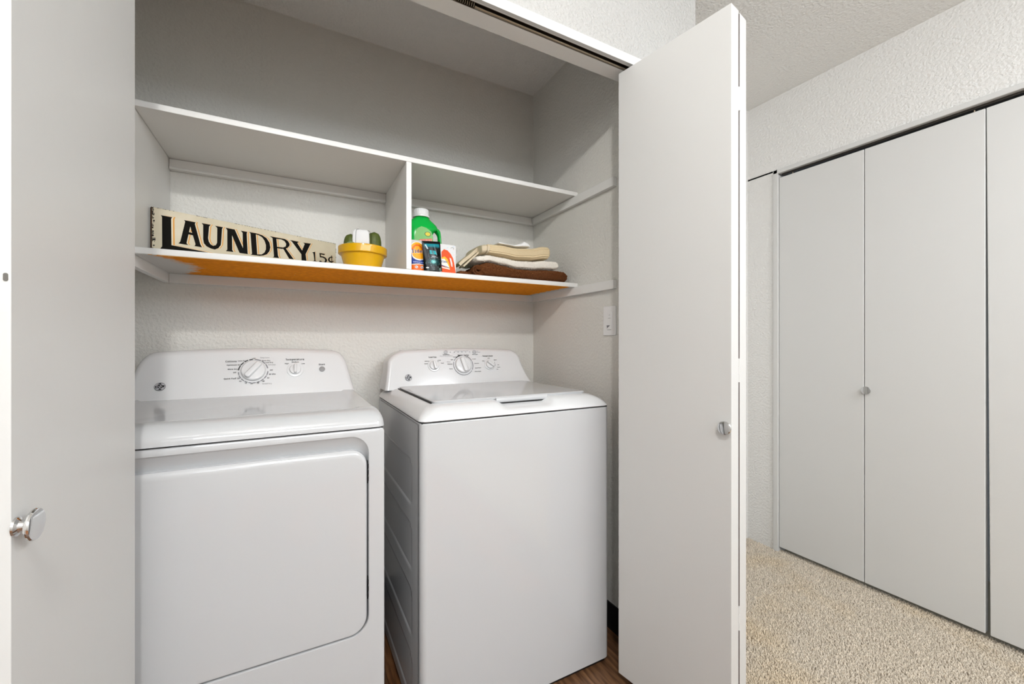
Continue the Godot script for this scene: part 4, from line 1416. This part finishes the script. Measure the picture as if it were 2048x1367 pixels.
func bottle() -> void:
	var t := thing("detergent_bottle", "green plastic detergent jug with a white cap and side handle", "bottle", Vector3(0.4700, 1.4012, -1.66))
	var green := mat(Color(0.0, 0.70, 0.26), 0.2)
	green.subsurf_scatter_enabled = true
	green.subsurf_scatter_strength = 0.05
	var s := Sh.new()
	# main body: sections from the base to the neck; [y, left, right, half depth]
	var rings := []
	for q in [[0.0, -0.064, 0.064, 0.036], [0.004, -0.069, 0.069, 0.041], [0.02, -0.071, 0.072, 0.043], [0.06, -0.071, 0.073, 0.043], [0.09, -0.071, 0.072, 0.043], [0.112, -0.071, 0.070, 0.043], [0.122, -0.071, 0.055, 0.043], [0.128, -0.071, 0.040, 0.043], [0.136, -0.071, 0.034, 0.043], [0.16, -0.0705, 0.0335, 0.043], [0.178, -0.070, 0.036, 0.042], [0.190, -0.069, 0.042, 0.041], [0.197, -0.0685, 0.056, 0.040], [0.205, -0.067, 0.058, 0.038], [0.214, -0.064, 0.054, 0.036], [0.224, -0.059, 0.043, 0.034], [0.234, -0.050, 0.030, 0.031], [0.241, -0.040, 0.024, 0.027], [0.2445, -0.034, 0.020, 0.024], [0.252, -0.033, 0.019, 0.023]]:
		var ring := PackedVector3Array()
		var cx: float = (q[1] + q[2]) / 2
		var hx: float = (q[2] - q[1]) / 2
		for i in 44:
			var a := TAU * i / 44
			var c := cos(a)
			var n := sin(a)
			ring.append(Vector3(cx + hx * signf(c) * pow(absf(c), 0.72), q[0], q[3] * signf(n) * pow(absf(n), 0.72)))
		rings.append(ring)
	s.loft(rings)
	obj("body", s, green, t, 50)
	# handle on the side
	s = Sh.new()
	rings = []
	for q in [[0.044, 0.2035, 0.014], [0.056, 0.2005, 0.0135], [0.0635, 0.192, 0.0125], [0.067, 0.178, 0.0115], [0.0685, 0.160, 0.0115], [0.0695, 0.142, 0.012], [0.067, 0.124, 0.0135], [0.06, 0.106, 0.014]]:
		var ring := PackedVector3Array()
		for i in 18:
			var a := TAU * i / 18
			ring.append(Vector3(q[0] + cos(a) * q[2] * 0.62, q[1] + cos(a) * q[2] * (0.5 if q[1] > 0.19 else 0.0), sin(a) * q[2] * 1.25))
		rings.append(ring)
	s.loft(rings)
	obj("handle", s, green, t, 60)
	s = Sh.new()
	var xf := Transform3D(Basis(), Vector3(-0.0085, 0.2465, 0))
	var capr := []
	for q in [[0.0335, 0.0, 0], [0.0335, 0.008, 0], [0.0290, 0.011, 1], [0.0290, 0.030, 1], [0.0278, 0.0325, 0], [0.0255, 0.0335, 0], [0.0, 0.0335, 0]]:
		var ring := PackedVector3Array()
		for i in 96:
			var a := TAU * i / 96
			var r: float = maxf(q[0], 0.0001) + (0.0006 * cos(a * 32) if q[2] else 0.0)
			ring.append(Vector3(cos(a) * r, q[1], sin(a) * r))
		capr.append(ring)
	s.loft(capr, xf)
	obj("cap", s, mat(Color(0.9, 0.9, 0.9), 0.3), t, 25)
	# label: pale green swash, yellow oval, red lettering band; laid on the jug's front
	var fr := func(x: float, y: float, z: float) -> Vector3: return Vector3(x, y, z)
	var lab := Sh.new()
	var sw := PackedVector2Array(pv([-0.040, 0.10, 0.028, 0.10, 0.028, 0.145, 0.02, 0.165, 0.0, 0.178, -0.02, 0.182, -0.036, 0.172, -0.045, 0.15, -0.047, 0.12]))
	lab.prism(sw, 0.0420, 0.0434)
	var lb := obj("label", lab, mat(Color(0.36, 0.68, 0.22), 0.3), t)
	lb.position.y = 0.019
	lab = Sh.new()
	lab.lathe([[0.0, 0.0], [1.0, 0.0], [1.0, 1.0], [0.0, 1.0]], 28, Transform3D(Basis(Vector3(0.0128, 0, 0), Vector3(0, 0, 0.0006), Vector3(0, -0.0098, 0)), Vector3(0.006, 0.153, 0.0432)))
	obj("oval_rim", lab, mat(Color(0.05, 0.3, 0.08), 0.4), lb)
	lab = Sh.new()
	lab.lathe([[0.0, 0.0], [1.0, 0.0], [1.0, 1.0], [0.0, 1.0]], 28, Transform3D(Basis(Vector3(0.0105, 0, 0), Vector3(0, 0, 0.0006), Vector3(0, -0.0078, 0)), Vector3(0.006, 0.153, 0.0436)))
	obj("oval", lab, mat(Color(0.88, 0.8, 0.05), 0.4), lb)
	lab = Sh.new()
	lab.prism(pv([-0.028, 0.116, 0.024, 0.121, 0.023, 0.137, -0.028, 0.129]), 0.0432, 0.0438)
	obj("name_band", lab, mat(Color(0.85, 0.32, 0.22), 0.4), lb)
	lab = Sh.new()
	for k in 8:
		lab.prism(pv([-0.0255 + 0.0062 * k, 0.1185 + 0.0006 * k, -0.0225 + 0.0062 * k, 0.1188 + 0.0006 * k, -0.0225 + 0.0062 * k, 0.1275 + 0.0009 * k, -0.0255 + 0.0062 * k, 0.127 + 0.0009 * k]), 0.0436, 0.0441)
	obj("name_strokes", lab, mat(Color(0.93, 0.72, 0.62), 0.4), lb).set_meta("kind", "stuff")

func cloth(bottom: Array, top: Array, z0: float, z1: float, fuzz: float, ribs := 0, sd := 1, blunt := 0.02, n := 90, square := 0.62) -> Sh:
	# a soft folded slab along x; bottom and top are lists of [x, y] for its front outline
	var s := Sh.new()
	var nz := FastNoiseLite.new()
	nz.seed = sd
	nz.frequency = 1.0
	nz.fractal_octaves = 3
	var x0: float = maxf(bottom[0][0], top[0][0])
	var x1: float = minf(bottom[-1][0], top[-1][0])
	var rings := []
	for k in n + 1:
		var f := float(k) / n
		# closer steps at the rounded ends
		var x := lerpf(x0, x1, 0.5 - 0.5 * cos(f * PI))
		var e := minf(x - x0, x1 - x)
		var cap := 1.0 if e >= blunt else sqrt(maxf(0.0004, 1.0 - pow(1.0 - e / blunt, 2.0)))
		var yb := at_x(bottom, x)
		var yt := at_x(top, x)
		var cy := (yb + yt) / 2
		var hy := (yt - yb) / 2 * cap
		var hz := (z1 - z0) / 2 - blunt * 0.6 * (1.0 - cap)
		var ring := PackedVector3Array()
		var m := 220 if ribs else 64
		for i in m:
			var a := TAU * i / m
			var c := cos(a)
			var q := sin(a)
			var px := signf(c) * pow(absf(c), 0.42)
			var py := signf(q) * pow(absf(q), square)
			var v := Vector3(x, cy + py * hy, (z0 + z1) / 2 + px * hz)
			var d := nz.get_noise_3d(v.x * 90, v.y * 90, v.z * 90) * fuzz
			if ribs:
				d += (0.0030 * absf(cos(PI * (v.y - cy) / 0.0078)) - 0.0015) * cap
			v += Vector3(0, py, px).normalized() * d
			ring.append(v)
		rings.append(ring)
	s.loft(rings)
	return s

func at_x(a: Array, x: float) -> float:
	for i in a.size() - 1:
		if x <= a[i + 1][0]:
			var f: float = (x - a[i][0]) / (a[i + 1][0] - a[i][0])
			f = f * f * (3 - 2 * f)
			return lerpf(a[i][1], a[i + 1][1], clampf(f, 0, 1))
	return a[-1][1]

func shifted(s: Sh, o: Vector3) -> Sh:
	for i in s.v.size():
		s.v[i] -= o
	return s

func tufts(o: MeshInstance3D, count: int, size: float, c: Color) -> void:
	# the loops of terry cloth, scattered over a towel's surface
	var v: PackedVector3Array = o.mesh.surface_get_arrays(0)[Mesh.ARRAY_VERTEX]
	var sum := PackedFloat32Array()
	var total := 0.0
	for i in range(0, v.size(), 3):
		total += (v[i + 1] - v[i]).cross(v[i + 2] - v[i]).length()
		sum.append(total)
	var t := Sh.new()
	var rings := []
	for q in [[0.35, 0.0, 0.0], [0.42, 0.5, 0.1], [0.2, 1.0, 0.4]]:
		var ring := PackedVector3Array()
		for i in 4:
			ring.append(Vector3(cos(TAU * i / 4) * q[0] + q[2], q[1], sin(TAU * i / 4) * q[0]))
		rings.append(ring)
	t.loft(rings, Transform3D(), false, true)
	var m := mat(Color.WHITE, 0.95)
	m.vertex_color_use_as_albedo = true
	var mesh := to_mesh(t.v, 80)
	mesh.surface_set_material(0, m)
	var mm := MultiMesh.new()
	mm.transform_format = MultiMesh.TRANSFORM_3D
	mm.use_colors = true
	mm.mesh = mesh
	mm.instance_count = count
	var lin := c.srgb_to_linear()
	for i in count:
		var k := sum.bsearch(rng.randf() * total) * 3
		k = mini(k, v.size() - 3)
		var a := rng.randf()
		var b := rng.randf()
		if a + b > 1.0:
			a = 1.0 - a
			b = 1.0 - b
		var p := v[k] + (v[k + 1] - v[k]) * a + (v[k + 2] - v[k]) * b
		var n := (v[k + 2] - v[k]).cross(v[k + 1] - v[k]).normalized()
		n = (n + Vector3(rng.randf_range(-0.5, 0.5), rng.randf_range(-0.5, 0.5), rng.randf_range(-0.5, 0.5))).normalized()
		var side := n.cross(Vector3(0.3, 0.2, 0.9)).normalized()
		var s := size * rng.randf_range(0.7, 1.3)
		mm.set_instance_transform(i, Transform3D(Basis(side * s, n * s, side.cross(n) * s), p))
		mm.set_instance_color(i, lin * rng.randf_range(0.75, 1.3))
	var x := MultiMeshInstance3D.new()
	x.name = "terry_loops"
	x.multimesh = mm
	x.set_meta("kind", "stuff")
	o.add_child(x)

func towels() -> void:
	var pile := noise_tex(0.09, true, 8.0, 512, 3, null, 14)
	var brown_c := Color(0.42, 0.23, 0.07)
	var cream_c := Color(0.97, 0.945, 0.90)
	var brown := tri_normal(mat(brown_c, 0.95), pile, 0.08, 1.2)
	var cream := tri_normal(mat(cream_c, 0.95), pile, 0.08, 1.0)
	var knit := tri_normal(mat(Color(0.86, 0.78, 0.63), 0.9), pile, 0.06, 0.4)
	var white := tri_normal(mat(Color(0.95, 0.95, 0.945), 0.9), pile, 0.06, 0.3)
	# the layers share their dividing outlines, two millimetres apart
	var xs := [0.60, 0.668, 0.70, 0.76, 0.83, 0.90, 0.97, 1.035, 1.09]
	var y1 := [1.458, 1.4600, 1.464, 1.457, 1.448, 1.448, 1.4545, 1.457, 1.455]
	var y2 := [1.486, 1.4900, 1.4965, 1.492, 1.4860, 1.489, 1.4985, 1.5005, 1.4985]
	var y3 := [1.522, 1.5320, 1.5410, 1.5440, 1.5390, 1.5440, 1.5600, 1.5610, 1.5610]
	var line := func(ys: Array, x0: float, x1: float, up: float) -> Array:
		var o := [[x0, at_x([[xs[0], ys[0]], [xs[1], ys[1]], [xs[2], ys[2]], [xs[3], ys[3]], [xs[4], ys[4]], [xs[5], ys[5]], [xs[6], ys[6]], [xs[7], ys[7]], [xs[8], ys[8]]], x0) + up]]
		for i in xs.size():
			if xs[i] > x0 + 0.001 and xs[i] < x1 - 0.001:
				o.append([xs[i], ys[i] + up])
		o.append([x1, at_x([[xs[0], ys[0]], [xs[1], ys[1]], [xs[2], ys[2]], [xs[3], ys[3]], [xs[4], ys[4]], [xs[5], ys[5]], [xs[6], ys[6]], [xs[7], ys[7]], [xs[8], ys[8]]], x1) + up])
		return o
	var o := Vector3(0.86, 1.4012, -1.62)
	var t := thing("brown_towel", "thick brown bath towel at the bottom of the folded stack", "towel", o)
	var b := obj("body", shifted(cloth([[0.662, 1.4040], [1.083, 1.4040]], line.call(y1, 0.662, 1.083, -0.002), -1.735, -1.500, 0.0016, 0, 2, 0.026, 110, 0.5), o), brown, t, 70)
	tufts(b, 18000, 0.0030, brown_c)
	# the rolled end: a spiral of cloth seen from its open side
	var s := Sh.new()
	var rings := []
	for i in 60:
		var f := i / 59.0
		var a := f * TAU * 2.1 + 0.4
		var r := 0.005 + 0.0175 * f
		var c := Vector2(cos(a) * r * 1.15, sin(a) * r)
		var nn := Vector2(cos(a), sin(a)) * 0.0034
		rings.append(PackedVector3Array([Vector3(0.650 + c.x - nn.x, 1.4285 + c.y - nn.y, -1.513), Vector3(0.650 + c.x + nn.x, 1.4285 + c.y + nn.y, -1.510), Vector3(0.670 + c.x + nn.x, 1.4285 + c.y + nn.y, -1.60), Vector3(0.670 + c.x - nn.x, 1.4285 + c.y - nn.y, -1.60)]))
	s.loft(rings)
	b = obj("rolled_end", shifted(s, o), brown, t, 60)
	tufts(b, 2500, 0.0022, brown_c)
	b = obj("loose_corner", shifted(cloth([[0.568, 1.4040], [0.69, 1.4040]], [[0.568, 1.414], [0.60, 1.427], [0.63, 1.424], [0.66, 1.440], [0.69, 1.452]], -1.68, -1.545, 0.002, 0, 5, 0.012, 50), o), brown, t, 70)
	tufts(b, 2500, 0.0024, brown_c)
	o = Vector3(0.84, 1.455, -1.62)
	t = thing("cream_towel", "cream terry towel folded between the brown towel and ribbed knit", "towel", o)
	b = obj("body", shifted(cloth(line.call(y1, 0.644, 1.043, 0.0022), line.call(y2, 0.644, 1.043, -0.002), -1.71, -1.512, 0.0008, 0, 3, 0.02, 100, 0.45), o), cream, t, 70)
	tufts(b, 9000, 0.0017, cream_c)
	o = Vector3(0.83, 1.49, -1.62)
	t = thing("ribbed_throw", "beige ribbed knit folded on the cream towel, strap hanging", "throw", o)
	obj("body", shifted(cloth(line.call(y2, 0.690, 0.998, 0.0042), line.call(y3, 0.690, 0.998, 0.0), -1.70, -1.516, 0.0004, 46, 4, 0.010, 90, 0.42), o), knit, t, 60)
	var hem := tri_normal(mat(Color(0.84, 0.78, 0.67), 0.9), pile, 0.06, 0.2)
	for q in [[0.668, 0.692, 0.004], [0.6925, 0.704, 0.006]]:
		obj("hem", shifted(cloth([[q[0], 1.4985], [q[1], 1.4995]], [[q[0], 1.532 + q[2] * 0.6], [q[1], 1.537 + q[2] * 0.8]], -1.69 - q[2], -1.517 + q[2] * 0.8, 0.0003, 0, 6, 0.003, 12), o), hem, t, 60)
	var pts := [Vector2(0.672, 1.524), Vector2(0.656, 1.510), Vector2(0.634, 1.490), Vector2(0.606, 1.467), Vector2(0.590, 1.452)]
	for j in 2:
		var rg := []
		s = Sh.new()
		for i in pts.size():
			var p: Vector2 = pts[i] + Vector2(0.004 + 0.002 * i, -0.008 - 0.002 * (i % 2)) * j
			var d: Vector2 = (pts[mini(i + 1, 4)] - pts[maxi(i - 1, 0)]).normalized()
			var nrm := Vector2(-d.y, d.x) * (0.0062 if j == 0 else 0.003)
			var z0 := -1.560 + 0.014 * j
			rg.append(PackedVector3Array([Vector3(p.x + nrm.x, p.y + nrm.y, z0), Vector3(p.x + nrm.x, p.y + nrm.y, z0 - 0.05), Vector3(p.x - nrm.x, p.y - nrm.y, z0 - 0.05), Vector3(p.x - nrm.x, p.y - nrm.y, z0)]))
		s.loft(rg)
		obj("strap", shifted(s, o), hem, t, 60)
	o = Vector3(0.82, 1.545, -1.58)
	t = thing("white_cloth", "small white cloth lying crumpled on top of the ribbed knit", "cloth", o)
	obj("body", shifted(cloth([[0.748, 1.5465], [0.79, 1.5455], [0.83, 1.5425], [0.87, 1.5455], [0.90, 1.5475]], [[0.748, 1.5555], [0.79, 1.551], [0.82, 1.5495], [0.85, 1.558], [0.874, 1.571], [0.886, 1.568], [0.90, 1.554]], -1.64, -1.524, 0.0004, 0, 9, 0.006, 60, 0.5), o), white, t, 60)
